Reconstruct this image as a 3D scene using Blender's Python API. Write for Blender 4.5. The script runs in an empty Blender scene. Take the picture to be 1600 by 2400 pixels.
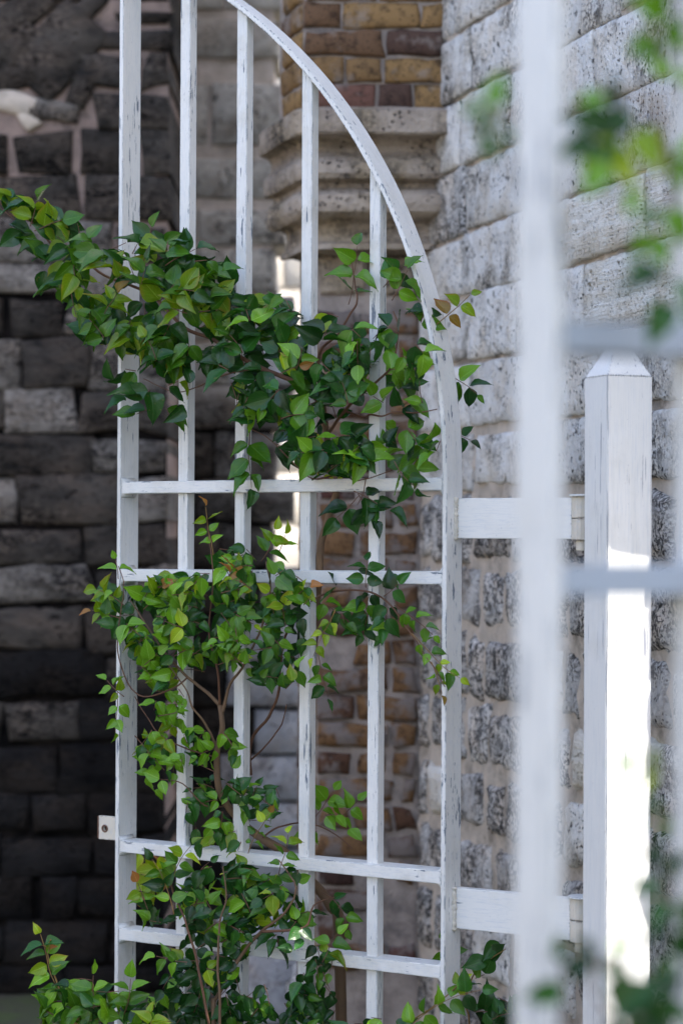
import bpy, bmesh, math, random
from mathutils import Vector, Matrix, noise
R_ = math.radians
sc = bpy.context.scene
col = sc.collection
rng = random.Random(7)

# ------------------------------------------------------------------ camera
F_PX, CX, CY = 5667.0, 800.0, 1200.0          # focal length / centre in photo pixels (1600 x 2400)
CAM = Vector((0, 0, 1.47))
cam_data = bpy.data.cameras.new('camera')
cam = bpy.data.objects.new('camera', cam_data)
col.objects.link(cam)
cam_rot = Matrix.Rotation(R_(90.52), 3, 'X') @ Matrix.Rotation(R_(0.275), 3, 'Z')
cam.matrix_world = Matrix.Translation(CAM) @ cam_rot.to_4x4()
cam_data.sensor_fit = 'VERTICAL'
cam_data.sensor_height = 36.0
cam_data.lens = F_PX / 2400 * 36.0
cam_data.clip_start = 0.05
cam_data.clip_end = 500
cam_data.dof.use_dof = True
cam_data.dof.focus_distance = 4.82
cam_data.dof.aperture_fstop = 3.0
sc.camera = cam

# ------------------------------------------------------------------ sky, sun, exposure
SUN_EL, SUN_AZ = 50.0, 60.0                    # azimuth: degrees to the right of straight behind the camera
to_sun = Vector((math.cos(R_(SUN_EL)) * math.sin(R_(SUN_AZ)), -math.cos(R_(SUN_EL)) * math.cos(R_(SUN_AZ)), math.sin(R_(SUN_EL))))
world = bpy.data.worlds.new('World')
sc.world = world
world.use_nodes = True
wn = world.node_tree.nodes
wl = world.node_tree.links
bg = wn.get('Background') or wn.new('ShaderNodeBackground')
sky = wn.new('ShaderNodeTexSky')
sky.sky_type = 'NISHITA'
sky.sun_disc = False
sky.sun_elevation = R_(SUN_EL)
sky.sun_rotation = math.atan2(to_sun.x, to_sun.y)
sky.air_density = 0.8
sky.dust_density = 2.4
sky.ozone_density = 0.6
wl.new(sky.outputs[0], bg.inputs[0])
bg.inputs[1].default_value = 0.15
sun_data = bpy.data.lights.new('sun', 'SUN')
sun_data.energy = 2.1
sun_data.angle = R_(0.5)
sun_data.color = (1.0, 0.95, 0.87)
sun = bpy.data.objects.new('sun', sun_data)
sun.rotation_euler = to_sun.to_track_quat('Z', 'Y').to_euler()
col.objects.link(sun)
vs = sc.view_settings
vs.view_transform = 'Standard'
vs.look = 'None'
vs.gamma = 1.0
vs.exposure = 2.15
sc.cycles.max_bounces = 8
sc.cycles.diffuse_bounces = 5
sc.cycles.transmission_bounces = 4
sc.cycles.use_denoising = True

# ------------------------------------------------------------------ pixel <-> place helpers
c_r, c_u, c_f = cam_rot.col[0], cam_rot.col[1], -cam_rot.col[2]
def ray(px, py):
    d = c_f + c_r * ((px - CX) / F_PX) - c_u * ((py - CY) / F_PX)
    return d / d.y
def at_y(px, py, y):                           # the point seen at a pixel, y metres ahead
    return CAM + ray(px, py) * y
def z_at(py, y):
    return at_y(CX, py, y).z

# ------------------------------------------------------------------ object helpers
def link(o, parent=None):
    col.objects.link(o)
    if parent is not None:
        o.parent = parent
    return o
def thing(name, label, cat, loc=(0, 0, 0), rz=0.0, group=None):
    o = bpy.data.objects.new(name, None)
    o.empty_display_size = 0.1
    o.location = loc
    o.rotation_euler = (0, 0, rz)
    o['label'] = label
    o['category'] = cat
    if group: o['group'] = group
    return link(o)
def mesh_obj(name, verts, faces, mat, parent=None, smooth=False, loc=None):
    me = bpy.data.meshes.new(name)
    me.from_pydata([tuple(v) for v in verts], [], faces)
    me.update()
    if mat: me.materials.append(mat)
    if smooth:
        me.polygons.foreach_set('use_smooth', [True] * len(me.polygons))
    o = bpy.data.objects.new(name, me)
    if loc is not None: o.location = loc
    return link(o, parent)
def bm_obj(name, bm, mat, parent=None, smooth=False):
    me = bpy.data.meshes.new(name)
    bm.normal_update()
    bm.to_mesh(me)
    bm.free()
    if mat: me.materials.append(mat)
    if smooth:
        me.polygons.foreach_set('use_smooth', [True] * len(me.polygons))
    return link(bpy.data.objects.new(name, me), parent)
def box_bm(x0, x1, y0, y1, z0, z1, bev=0.0, seg=2, zcuts=0):
    bm = bmesh.new()
    bmesh.ops.create_cube(bm, size=1.0)
    for v in bm.verts:
        v.co = Vector(((x0 + x1) / 2 + v.co.x * (x1 - x0), (y0 + y1) / 2 + v.co.y * (y1 - y0), (z0 + z1) / 2 + v.co.z * (z1 - z0)))
    if bev:
        bmesh.ops.bevel(bm, geom=list(bm.edges), offset=bev, segments=seg, affect='EDGES', profile=0.5)
    return bm
def box(name, x0, x1, y0, y1, z0, z1, mat, parent=None, bev=0.0, seg=2):
    return bm_obj(name, box_bm(x0, x1, y0, y1, z0, z1, bev, seg), mat, parent)
def tube_geo(pts, radii, sides=6, verts=None, faces=None):
    verts = [] if verts is None else verts
    faces = [] if faces is None else faces
    n = len(pts)
    b = len(verts)
    prev = None
    for i, p in enumerate(pts):
        t = (pts[min(i + 1, n - 1)] - pts[max(i - 1, 0)])
        t = t.normalized() if t.length > 1e-9 else Vector((0, 0, 1))
        a = prev - t * prev.dot(t) if prev is not None else t.orthogonal()
        if a.length < 1e-6: a = t.orthogonal()
        a.normalize()
        prev = a
        c = t.cross(a)
        for k in range(sides):
            th = 2 * math.pi * k / sides
            verts.append(p + (a * math.cos(th) + c * math.sin(th)) * radii[i])
    for i in range(n - 1):
        for k in range(sides):
            k2 = (k + 1) % sides
            faces.append((b + i * sides + k, b + i * sides + k2, b + (i + 1) * sides + k2, b + (i + 1) * sides + k))
    faces.append(tuple(b + k for k in reversed(range(sides))))
    faces.append(tuple(b + (n - 1) * sides + k for k in range(sides)))
    return verts, faces
def smooth_path(pts, sub=5):
    out = []
    n = len(pts)
    for i in range(n - 1):
        p0, p1, p2, p3 = pts[max(i - 1, 0)], pts[i], pts[i + 1], pts[min(i + 2, n - 1)]
        for k in range(sub):
            t = k / sub
            out.append(0.5 * ((2 * p1) + (p2 - p0) * t + (2 * p0 - 5 * p1 + 4 * p2 - p3) * t * t + (3 * p1 - p0 - 3 * p2 + p3) * t ** 3))
    out.append(pts[-1])
    return out

# ------------------------------------------------------------------ materials
class NT:
    def __init__(s, name):
        s.m = bpy.data.materials.new(name)
        s.m.use_nodes = True
        s.t = s.m.node_tree
        s.n, s.l = s.t.nodes, s.t.links
        s.b = s.n['Principled BSDF']
        s.b.inputs['Roughness'].default_value = 0.7
    def node(s, typ, **kw):
        nd = s.n.new(typ)
        for k, v in kw.items(): setattr(nd, k, v)
        return nd
    def set(s, sock, v):
        if v is None: return
        if hasattr(v, 'is_output') or isinstance(v, bpy.types.NodeSocket): s.l.new(v, sock)
        elif isinstance(v, (tuple, list)) and len(v) == 3 and sock.type == 'RGBA': sock.default_value = (*v, 1)
        else: sock.default_value = v
    def pos(s, scale=(1, 1, 1), rz=0.0, obj=False):
        if obj: src = s.node('ShaderNodeTexCoord').outputs['Object']
        else: src = s.node('ShaderNodeNewGeometry').outputs['Position']
        if rz:
            r = s.node('ShaderNodeVectorRotate', rotation_type='Z_AXIS')
            s.l.new(src, r.inputs['Vector']); r.inputs['Angle'].default_value = rz
            src = r.outputs[0]
        m = s.node('ShaderNodeVectorMath', operation='MULTIPLY')
        s.l.new(src, m.inputs[0]); m.inputs[1].default_value = scale
        return m.outputs[0]
    def noise(s, vec, scale, detail=4, rough=0.55, dist=0.0):
        nd = s.node('ShaderNodeTexNoise')
        s.l.new(vec, nd.inputs['Vector'])
        nd.inputs['Scale'].default_value = scale
        nd.inputs['Detail'].default_value = detail
        nd.inputs['Roughness'].default_value = rough
        nd.inputs['Distortion'].default_value = dist
        return nd.outputs['Fac']
    def vor(s, vec, scale, feature='F1', rand=1.0):
        nd = s.node('ShaderNodeTexVoronoi', feature=feature)
        s.l.new(vec, nd.inputs['Vector'])
        nd.inputs['Scale'].default_value = scale
        nd.inputs['Randomness'].default_value = rand
        return nd.outputs['Distance']
    def step(s, v, lo, hi, a=0.0, b=1.0):
        nd = s.node('ShaderNodeMapRange')
        nd.clamp = True
        s.set(nd.inputs[0], v)
        for i, x in enumerate((lo, hi, a, b)): nd.inputs[i + 1].default_value = x
        return nd.outputs[0]
    def math(s, op, a, b=None, c=None):
        nd = s.node('ShaderNodeMath', operation=op)
        for i, x in enumerate((a, b, c)): s.set(nd.inputs[i], x)
        return nd.outputs[0]
    def mix(s, fac, a, b, mode='MIX'):
        nd = s.node('ShaderNodeMix', data_type='RGBA', blend_type=mode)
        s.set(nd.inputs[0], fac); s.set(nd.inputs[6], a); s.set(nd.inputs[7], b)
        return nd.outputs[2]
    def rand(s):
        return s.node('ShaderNodeObjectInfo').outputs['Random']
    def hsv(s, colr, h=0.5, sa=1.0, v=1.0):
        nd = s.node('ShaderNodeHueSaturation')
        s.set(nd.inputs['Hue'], h); s.set(nd.inputs['Saturation'], sa); s.set(nd.inputs['Value'], v); s.set(nd.inputs['Color'], colr)
        return nd.outputs[0]
    def bump(s, h, strength=0.5, dist=0.01):
        nd = s.node('ShaderNodeBump')
        nd.inputs['Strength'].default_value = strength
        nd.inputs['Distance'].default_value = dist
        s.l.new(h, nd.inputs['Height'])
        s.l.new(nd.outputs[0], s.b.inputs['Normal'])
        return nd
    def out(s, colr=None, rough=None):
        s.set(s.b.inputs['Base Color'], colr)
        s.set(s.b.inputs['Roughness'], rough)
        return s.m

ALPHA = R_(32.289)
def paint_mat(name, scale, rz=0.0, wear=0.0, edge=True, base=(0.76, 0.75, 0.715), dirt=0.6, metal=(0.17, 0.20, 0.24), upright=True):
    """chalky white paint over grey steel: chips stretched along the bar, dirt, brush marks, worn edges"""
    t = NT(name)
    p = t.pos(scale, rz)
    q = t.pos((1, 1, 1))
    big = t.noise(q, 6.0, 3)
    n1 = t.noise(p, 1.0, 5, 0.62)
    thr = t.math('MULTIPLY_ADD', big, -0.45, 0.88 - wear)
    chip = t.step(t.math('SUBTRACT', n1, thr), 0.0, 0.02)
    if edge:
        bv = t.node('ShaderNodeBevel', samples=4)
        bv.inputs['Radius'].default_value = 0.0035
        g = t.node('ShaderNodeNewGeometry')
        dt = t.node('ShaderNodeVectorMath', operation='DOT_PRODUCT')
        t.l.new(bv.outputs[0], dt.inputs[0]); t.l.new(g.outputs['Normal'], dt.inputs[1])
        ed = t.step(dt.outputs['Value'], 0.995, 0.90)
        n3 = t.noise(p, 1.7, 4, 0.6)
        edc = t.step(t.math('SUBTRACT', n3, 0.50 - wear), 0.0, 0.03)
        chip = t.math('MAXIMUM', chip, t.math('MULTIPLY', ed, edc))
    fine = t.noise(q, 260.0, 2)
    speck = t.step(fine, 0.70, 0.76)
    chip = t.math('MAXIMUM', chip, t.math('MULTIPLY', speck, 0.55))
    d1 = t.step(t.noise(q, 14.0, 5, 0.65), 0.46, 0.72)
    d2 = t.step(t.noise(q, 3.0, 3), 0.42, 0.66)
    c = t.mix(t.math('MULTIPLY', t.math('MULTIPLY', d1, d2), dirt), base, (0.47, 0.43, 0.33))
    c = t.mix(t.math('MULTIPLY', t.step(t.noise(p, 2.6, 4, 0.7), 0.5, 0.68), 0.38), c, (0.46, 0.51, 0.58))
    if upright: stre = t.math('MULTIPLY', t.step(t.noise(t.pos((70, 70, 2.2)), 1.0, 5, 0.65), 0.50, 0.72), t.step(t.noise(q, 2.2, 2), 0.38, 0.62))
    if upright: c = t.mix(t.math('MULTIPLY', stre, 0.45 * min(1, dirt + 0.3)), c, (0.42, 0.42, 0.36))
    rust = t.math('MULTIPLY', t.step(t.noise(q, 34.0, 4, 0.7), 0.68, 0.78), 0.6)
    c = t.mix(rust, c, (0.33, 0.18, 0.08))
    c = t.mix(chip, c, metal)
    h = t.math('SUBTRACT', t.math('MULTIPLY', t.noise(p, 3.0, 4), 0.5), chip)
    t.bump(h, 0.45, 0.0012)
    return t.out(c, t.step(n1, 0.3, 0.7, 0.42, 0.62))

M = {}
M['paint_v'] = paint_mat('white_paint_vertical', (150, 150, 14), wear=0.032)
M['paint_arch'] = paint_mat('white_paint_arch', (110, 110, 24), wear=-0.002, dirt=0.25)
M['paint_h'] = paint_mat('white_paint_rail', (18, 110, 110), rz=ALPHA, wear=0.006, dirt=0.9, upright=False)
M['paint_arm'] = paint_mat('white_paint_arm', (10, 120, 120), rz=ALPHA, wear=-0.03, dirt=0.35, upright=False)
M['paint_post'] = paint_mat('white_paint_post', (170, 170, 5), wear=-0.02, dirt=0.25, base=(0.77, 0.76, 0.73), metal=(0.28, 0.29, 0.33))
M['paint_grey'] = paint_mat('grey_blue_rail_paint', (16, 100, 100), rz=-R_(24), wear=0.02, dirt=0.2, base=(0.40, 0.45, 0.51))  # grey-blue base, darker than the white rails
M['paint_old'] = paint_mat('cream_paint_hinge', (60, 60, 30), wear=0.0, dirt=1.0, base=(0.66, 0.60, 0.50), metal=(0.17, 0.13, 0.10))

def rust_mat():
    t = NT('rusty_steel')
    q = t.pos()
    n = t.noise(q, 90, 5, 0.7)
    c = t.mix(n, (0.20, 0.09, 0.05), (0.08, 0.05, 0.04))
    t.bump(n, 0.6, 0.002)
    return t.out(c, 0.85)
M['rust'] = rust_mat()

def stone_mat(name, light, mid, dark, crust=0.5, pits=0.5, warm=None, warm_amt=0.0, scale=1.0, strata=0.0, vvar=0.35, rough=0.92, cont=False):
    """weathered shell limestone: mottled tone, black crust patches, pits"""
    t = NT(name)
    q = t.pos()
    r = t.rand()
    off = t.node('ShaderNodeVectorMath', operation='ADD')
    cmb = t.node('ShaderNodeCombineXYZ')
    t.l.new(t.math('MULTIPLY', r, 37.0), cmb.inputs[0]); t.l.new(t.math('MULTIPLY', r, 91.0), cmb.inputs[2])
    t.l.new(q, off.inputs[0]); t.l.new(cmb.outputs[0], off.inputs[1])
    v = t.pos((1, 1, 2.1)) if cont else off.outputs[0]
    n_big = t.noise(v, 7 * scale, 4, 0.6)
    n_mid = t.noise(v, 28 * scale, 5, 0.65)
    n_fine = t.noise(v, 110 * scale, 4, 0.65)
    c = t.mix(t.step(n_big, 0.35, 0.65), mid, light)
    c = t.mix(t.math('MULTIPLY', t.step(n_mid, 0.42, 0.62), 0.6), c, light)
    c = t.mix(t.math('MULTIPLY', t.step(t.noise(v, 70 * scale, 5, 0.75), 0.56, 0.72), 0.45), c, tuple(0.35 * x for x in mid))
    if warm: c = t.mix(t.math('MULTIPLY', t.step(t.noise(v, 11 * scale, 3), 0.45, 0.62), warm_amt), c, warm)
    # crust: black lichen in patches
    patch = t.step(t.noise(v, 5.5 * scale, 4, 0.6), 0.62 - 0.25 * crust, 0.80 - 0.25 * crust)
    spk = t.step(n_fine, 0.47, 0.58)
    cr = t.math('MULTIPLY', patch, t.step(t.math('ADD', n_mid, t.math('MULTIPLY', spk, 0.25)), 0.46, 0.66))
    c = t.mix(t.math('MULTIPLY', cr, 0.9), c, dark)
    # pits
    vs_ = t.node('ShaderNodeVectorMath', operation='MULTIPLY')
    t.l.new(v, vs_.inputs[0]); vs_.inputs[1].default_value = (1.0, 1.0, 1.0 if not strata else 1.6)
    vo = t.vor(vs_.outputs[0], 34 * scale)
    gate_ = t.step(t.noise(v, 9 * scale, 3), 0.60 - 0.2 * pits, 0.72 - 0.2 * pits)
    wob = t.noise(v, 75 * scale, 3, 0.6)
    pit = t.math('MULTIPLY', t.step(t.math('ADD', vo, t.math('MULTIPLY', t.math('SUBTRACT', wob, 0.5), 1.1)), 0.22, 0.10), gate_)
    ero = t.step(t.noise(vs_.outputs[0], 46 * scale, 5, 0.7), 0.635, 0.69)
    pit = t.math('MAXIMUM', pit, t.math('MULTIPLY', ero, t.step(t.noise(v, 4 * scale, 3), 0.42, 0.58)))
    vo2 = t.vor(vs_.outputs[0], 85 * scale)
    pit2 = t.math('MULTIPLY', t.step(vo2, 0.28, 0.14), t.step(t.noise(v, 13 * scale, 3), 0.42, 0.60))
    pit = t.math('MAXIMUM', pit, t.math('MULTIPLY', pit2, 0.85))
    c = t.mix(t.math('MULTIPLY', pit, 0.85), c, dark)
    val = t.math('MULTIPLY_ADD', r, vvar, 1.0 - vvar * 0.55)
    c = t.hsv(c, v=val)
    h = t.math('ADD', t.math('MULTIPLY', n_mid, 0.8), t.math('MULTIPLY', n_fine, 0.5))
    h = t.math('SUBTRACT', h, t.math('MULTIPLY', pit, 1.2))
    if strata:
        st = t.noise(t.pos((3, 3, 60)), 1.0, 4, 0.6)
        h = t.math('ADD', h, t.math('MULTIPLY', st, strata))
        c = t.mix(t.math('MULTIPLY', t.step(st, 0.5, 0.7), 0.35), c, warm or mid)
    t.bump(h, 1.0, 0.016)
    t.b.inputs['Specular IOR Level'].default_value = 0.08
    return t.out(c, rough)
M['lime'] = stone_mat('pitted_grey_limestone', (0.86, 0.835, 0.79), (0.70, 0.67, 0.625), (0.03, 0.027, 0.025), crust=0.52, pits=0.8, warm=(0.76, 0.66, 0.53), warm_amt=0.5, vvar=0.22)
M['lime_dark'] = stone_mat('crusted_grey_limestone', (0.82, 0.78, 0.73), (0.46, 0.445, 0.425), (0.022, 0.021, 0.022), crust=1.2, pits=0.7, warm=(0.66, 0.52, 0.38), warm_amt=0.45)
M['cream'] = stone_mat('fresh_cream_limestone', (0.90, 0.865, 0.79), (0.82, 0.76, 0.66), (0.26, 0.19, 0.10), crust=0.0, pits=0.35, warm=(0.62, 0.48, 0.30), warm_amt=0.25, strata=0.9, vvar=0.1)
M['black_stone'] = stone_mat('blackened_limestone', (0.085, 0.073, 0.062), (0.021, 0.019, 0.0175), (0.005, 0.005, 0.005), crust=0.75, pits=0.5, warm=(0.15, 0.115, 0.09), warm_amt=0.5, scale=0.5, vvar=0.6, cont=True)
M['mottled_stone'] = stone_mat('mottled_sooty_limestone', (0.32, 0.285, 0.25), (0.078, 0.067, 0.057), (0.006, 0.006, 0.007), crust=0.95, pits=0.6, warm=(0.26, 0.195, 0.145), warm_amt=0.4, scale=0.55, vvar=0.45, cont=True)
M['shaded_black_stone'] = stone_mat('shaded_lichen_black_limestone', (0.022, 0.020, 0.019), (0.008, 0.0075, 0.008), (0.003, 0.003, 0.003), crust=0.6, pits=0.4, warm=(0.040, 0.030, 0.023), warm_amt=0.5, scale=0.5, vvar=0.5, cont=True)  # lichen black, with the deep shade low on the walls painted in
M['grey_stone'] = stone_mat('grey_brown_limestone', (0.62, 0.57, 0.50), (0.36, 0.325, 0.28), (0.05, 0.047, 0.045), crust=0.6, pits=0.5, warm=(0.42, 0.33, 0.24), warm_amt=0.45, scale=0.6, vvar=0.5)
M['pale_stone'] = stone_mat('whitewashed_stone', (0.56, 0.55, 0.56), (0.38, 0.37, 0.38), (0.06, 0.06, 0.07), crust=0.55, pits=0.2, warm=(0.55, 0.43, 0.34), warm_amt=0.45, scale=0.6)
M['cornice'] = stone_mat('weathered_cornice_stone', (0.48, 0.395, 0.315), (0.30, 0.245, 0.20), (0.05, 0.044, 0.042), crust=0.75, pits=0.2, warm=(0.36, 0.27, 0.15), warm_amt=0.5, scale=0.7, vvar=0.05)
M['sunny'] = stone_mat('pale_sunlit_limestone', (0.75, 0.70, 0.62), (0.66, 0.60, 0.52), (0.3, 0.26, 0.2), crust=0.1, pits=0.2)

def mortar_mat(name, a, b, dark, dk=0.4, scale=1.0, thr=0.5):
    t = NT(name)
    q = t.pos()
    n = t.noise(q, 16 * scale, 5, 0.65)
    c = t.mix(t.step(n, 0.35, 0.65), a, b)
    c = t.mix(t.math('MULTIPLY', t.step(t.noise(q, 6 * scale, 5, 0.7), thr, thr + 0.18), dk), c, dark)
    h = t.noise(q, 60, 6, 0.7)
    t.bump(h, 0.8, 0.01)
    t.b.inputs['Specular IOR Level'].default_value = 0.08
    return t.out(c, 0.95)
M['mortar_pink'] = mortar_mat('pinkish_mortar', (0.34, 0.25, 0.21), (0.22, 0.165, 0.14), (0.03, 0.028, 0.03), 0.9, thr=0.52)
M['mortar_black'] = mortar_mat('shaded_stained_black_mortar', (0.022, 0.017, 0.014), (0.008, 0.007, 0.007), (0.003, 0.003, 0.003), 0.95, thr=0.42)  # stained mortar, low-wall shade also put into its colour
M['mortar_beige'] = mortar_mat('beige_mortar', (0.66, 0.56, 0.46), (0.50, 0.43, 0.355), (0.07, 0.06, 0.05), 0.65)
M['mortar_grey'] = mortar_mat('grey_lime_mortar', (0.42, 0.35, 0.30), (0.28, 0.235, 0.205), (0.06, 0.055, 0.06), 0.7)
M['mortar_light'] = mortar_mat('light_pointing_mortar', (0.72, 0.60, 0.51), (0.54, 0.44, 0.35), (0.07, 0.06, 0.055), 0.4)

def brick_mat(name='ochre_brick', smear=0.58, amt=0.5, dk=1.0):
    t = NT(name)
    q = t.pos()
    r = t.rand()
    ramp = t.node('ShaderNodeValToRGB')
    cr = ramp.color_ramp
    cr.interpolation = 'CONSTANT'
    cols = [(0.0, (0.31, 0.175, 0.05)), (0.38, (0.25, 0.14, 0.045)), (0.68, (0.17, 0.09, 0.04)), (0.84, (0.105, 0.058, 0.04)), (0.93, (0.19, 0.085, 0.055))]
    cr.elements[0].position, cr.elements[0].color = 0.0, (*cols[0][1], 1)
    cr.elements[1].position, cr.elements[1].color = cols[1][0], (*cols[1][1], 1)
    for p, c in cols[2:]:
        e = cr.elements.new(p); e.color = (*c, 1)
    t.l.new(r, ramp.inputs[0])
    n = t.noise(q, 30, 5, 0.65)
    c = t.mix(t.math('MULTIPLY', t.step(n, 0.5, 0.66), 0.75), ramp.outputs[0], (0.035, 0.022, 0.016))
    c = t.mix(t.math('MULTIPLY', t.step(t.vor(q, 70), 0.25, 0.1), 0.8), c, (0.02, 0.015, 0.012))
    c = t.mix(t.math('MULTIPLY', t.step(t.noise(q, 12, 4, 0.6), smear, smear + 0.1), amt), c, (0.33, 0.28, 0.24))
    c = t.hsv(c, 0.497 if dk == 1.0 else 0.485, 0.88, dk * 0.92)
    t.bump(t.noise(q, 80, 5, 0.7), 0.8, 0.008)
    t.b.inputs['Specular IOR Level'].default_value = 0.12
    return t.out(c, 0.9)
M['brick'] = brick_mat(smear=0.54)
M['brick_old'] = brick_mat('mortar_smeared_brick', 0.47, 0.85, 0.70)

def bark_mat(name, a, b):
    t = NT(name)
    n = t.noise(t.pos((80, 80, 20)), 1.0, 4)
    t.bump(n, 0.5, 0.002)
    return t.out(t.mix(n, a, b), 0.75)
M['bark'] = bark_mat('brown_bark', (0.20, 0.115, 0.055), (0.10, 0.06, 0.035))
M['twig'] = bark_mat('reddish_twig', (0.16, 0.075, 0.035), (0.09, 0.04, 0.025))
M['twig_green'] = bark_mat('orange_green_twig', (0.26, 0.16, 0.04), (0.20, 0.10, 0.03))

def leaf_mat(name, a, b, edge=None, rough=0.27, trans=0.15):
    t = NT(name)
    r = t.rand()
    uv = t.node('ShaderNodeUVMap')
    sep = t.node('ShaderNodeSeparateXYZ')
    t.l.new(uv.outputs[0], sep.inputs[0])
    u = t.math('ABSOLUTE', t.math('SUBTRACT', sep.outputs[0], 0.5))
    vv = sep.outputs[1]
    c = t.mix(r, a, b)
    q = t.pos()
    c = t.mix(t.math('MULTIPLY', t.step(t.noise(q, 45, 3), 0.45, 0.7), 0.45), c, b)
    c = t.mix(t.math('MULTIPLY', t.step(t.noise(q, 120, 3), 0.66, 0.72), 0.5), c, (0.16, 0.12, 0.03))
    if edge:
        e = t.math('MULTIPLY', t.step(t.math('ADD', t.math('MULTIPLY', u, 1.2), t.math('MULTIPLY', vv, 0.5)), 0.55, 0.95), t.step(t.noise(q, 25, 2), 0.35, 0.6))
        c = t.mix(e, c, edge)
    vein = t.math('SINE', t.math('MULTIPLY', t.math('SUBTRACT', vv, t.math('MULTIPLY', u, 0.7)), 44.0))
    rib = t.step(u, 0.035, 0.012)
    sv = t.math('MULTIPLY', t.step(vein, 0.86, 1.0), 0.35)
    c = t.mix(t.math('MULTIPLY', t.math('MAXIMUM', rib, sv), 0.55), c, t.hsv(c, 0.49, 0.9, 1.9))
    c = t.hsv(c, v=t.math('MULTIPLY_ADD', r, 0.75, 0.60))
    t.bump(t.math('SUBTRACT', t.noise(q, 160, 2), t.math('ADD', rib, sv)), 0.35, 0.0012)
    t.out(c, rough)
    t.b.inputs['Specular IOR Level'].default_value = 0.40
    tr = t.node('ShaderNodeBsdfTranslucent')
    t.set(tr.inputs['Color'], t.hsv(c, 0.485, 1.1, 1.9))
    ms = t.node('ShaderNodeMixShader')
    ms.inputs[0].default_value = trans
    t.l.new(t.b.outputs[0], ms.inputs[1]); t.l.new(tr.outputs[0], ms.inputs[2])
    t.l.new(ms.outputs[0], t.n['Material Output'].inputs[0])
    return t.m
LEAF_M = [
    leaf_mat('leaf_mature', (0.009, 0.050, 0.008), (0.022, 0.092, 0.010)),
    leaf_mat('leaf_green', (0.046, 0.165, 0.008), (0.115, 0.250, 0.010)),
    leaf_mat('leaf_young', (0.15, 0.31, 0.012), (0.26, 0.36, 0.018), edge=(0.34, 0.26, 0.04), trans=0.3),
    leaf_mat('leaf_bronze', (0.27, 0.20, 0.03), (0.28, 0.12, 0.035), edge=(0.30, 0.10, 0.03), trans=0.3),
]

# ------------------------------------------------------------------ ground
def ground_mat():
    t = NT('trodden_earth_ground')
    q = t.pos()
    n = t.noise(q, 3.0, 6, 0.65)
    c = t.mix(t.step(n, 0.4, 0.62), (0.12, 0.11, 0.085), (0.085, 0.10, 0.05))
    c = t.mix(t.math('MULTIPLY', t.noise(q, 40, 4), 0.5), c, (0.16, 0.145, 0.11))
    t.bump(t.noise(q, 60, 5), 0.8, 0.02)
    return t.out(c, 0.95)
g = mesh_obj('ground', [(-120, -120, 0), (120, -120, 0), (120, 120, 0), (-120, 120, 0)], [(0, 1, 2, 3)], ground_mat())
g['kind'] = 'structure'
def moss_mat():
    t = NT('mossy_verge')
    q = t.pos()
    c = t.mix(t.step(t.noise(q, 5, 6, 0.65), 0.4, 0.62), (0.05, 0.045, 0.03), (0.05, 0.075, 0.015))
    t.bump(t.noise(q, 60, 5), 0.8, 0.02)
    return t.out(c, 0.95)
gv = mesh_obj('grass_verge', [(-4.5, 4.6, 0.004), (0.35, 4.6, 0.004), (0.35, 8.6, 0.004), (-4.5, 8.6, 0.004)], [(0, 1, 2, 3)], moss_mat())
gv['kind'] = 'structure'

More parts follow.
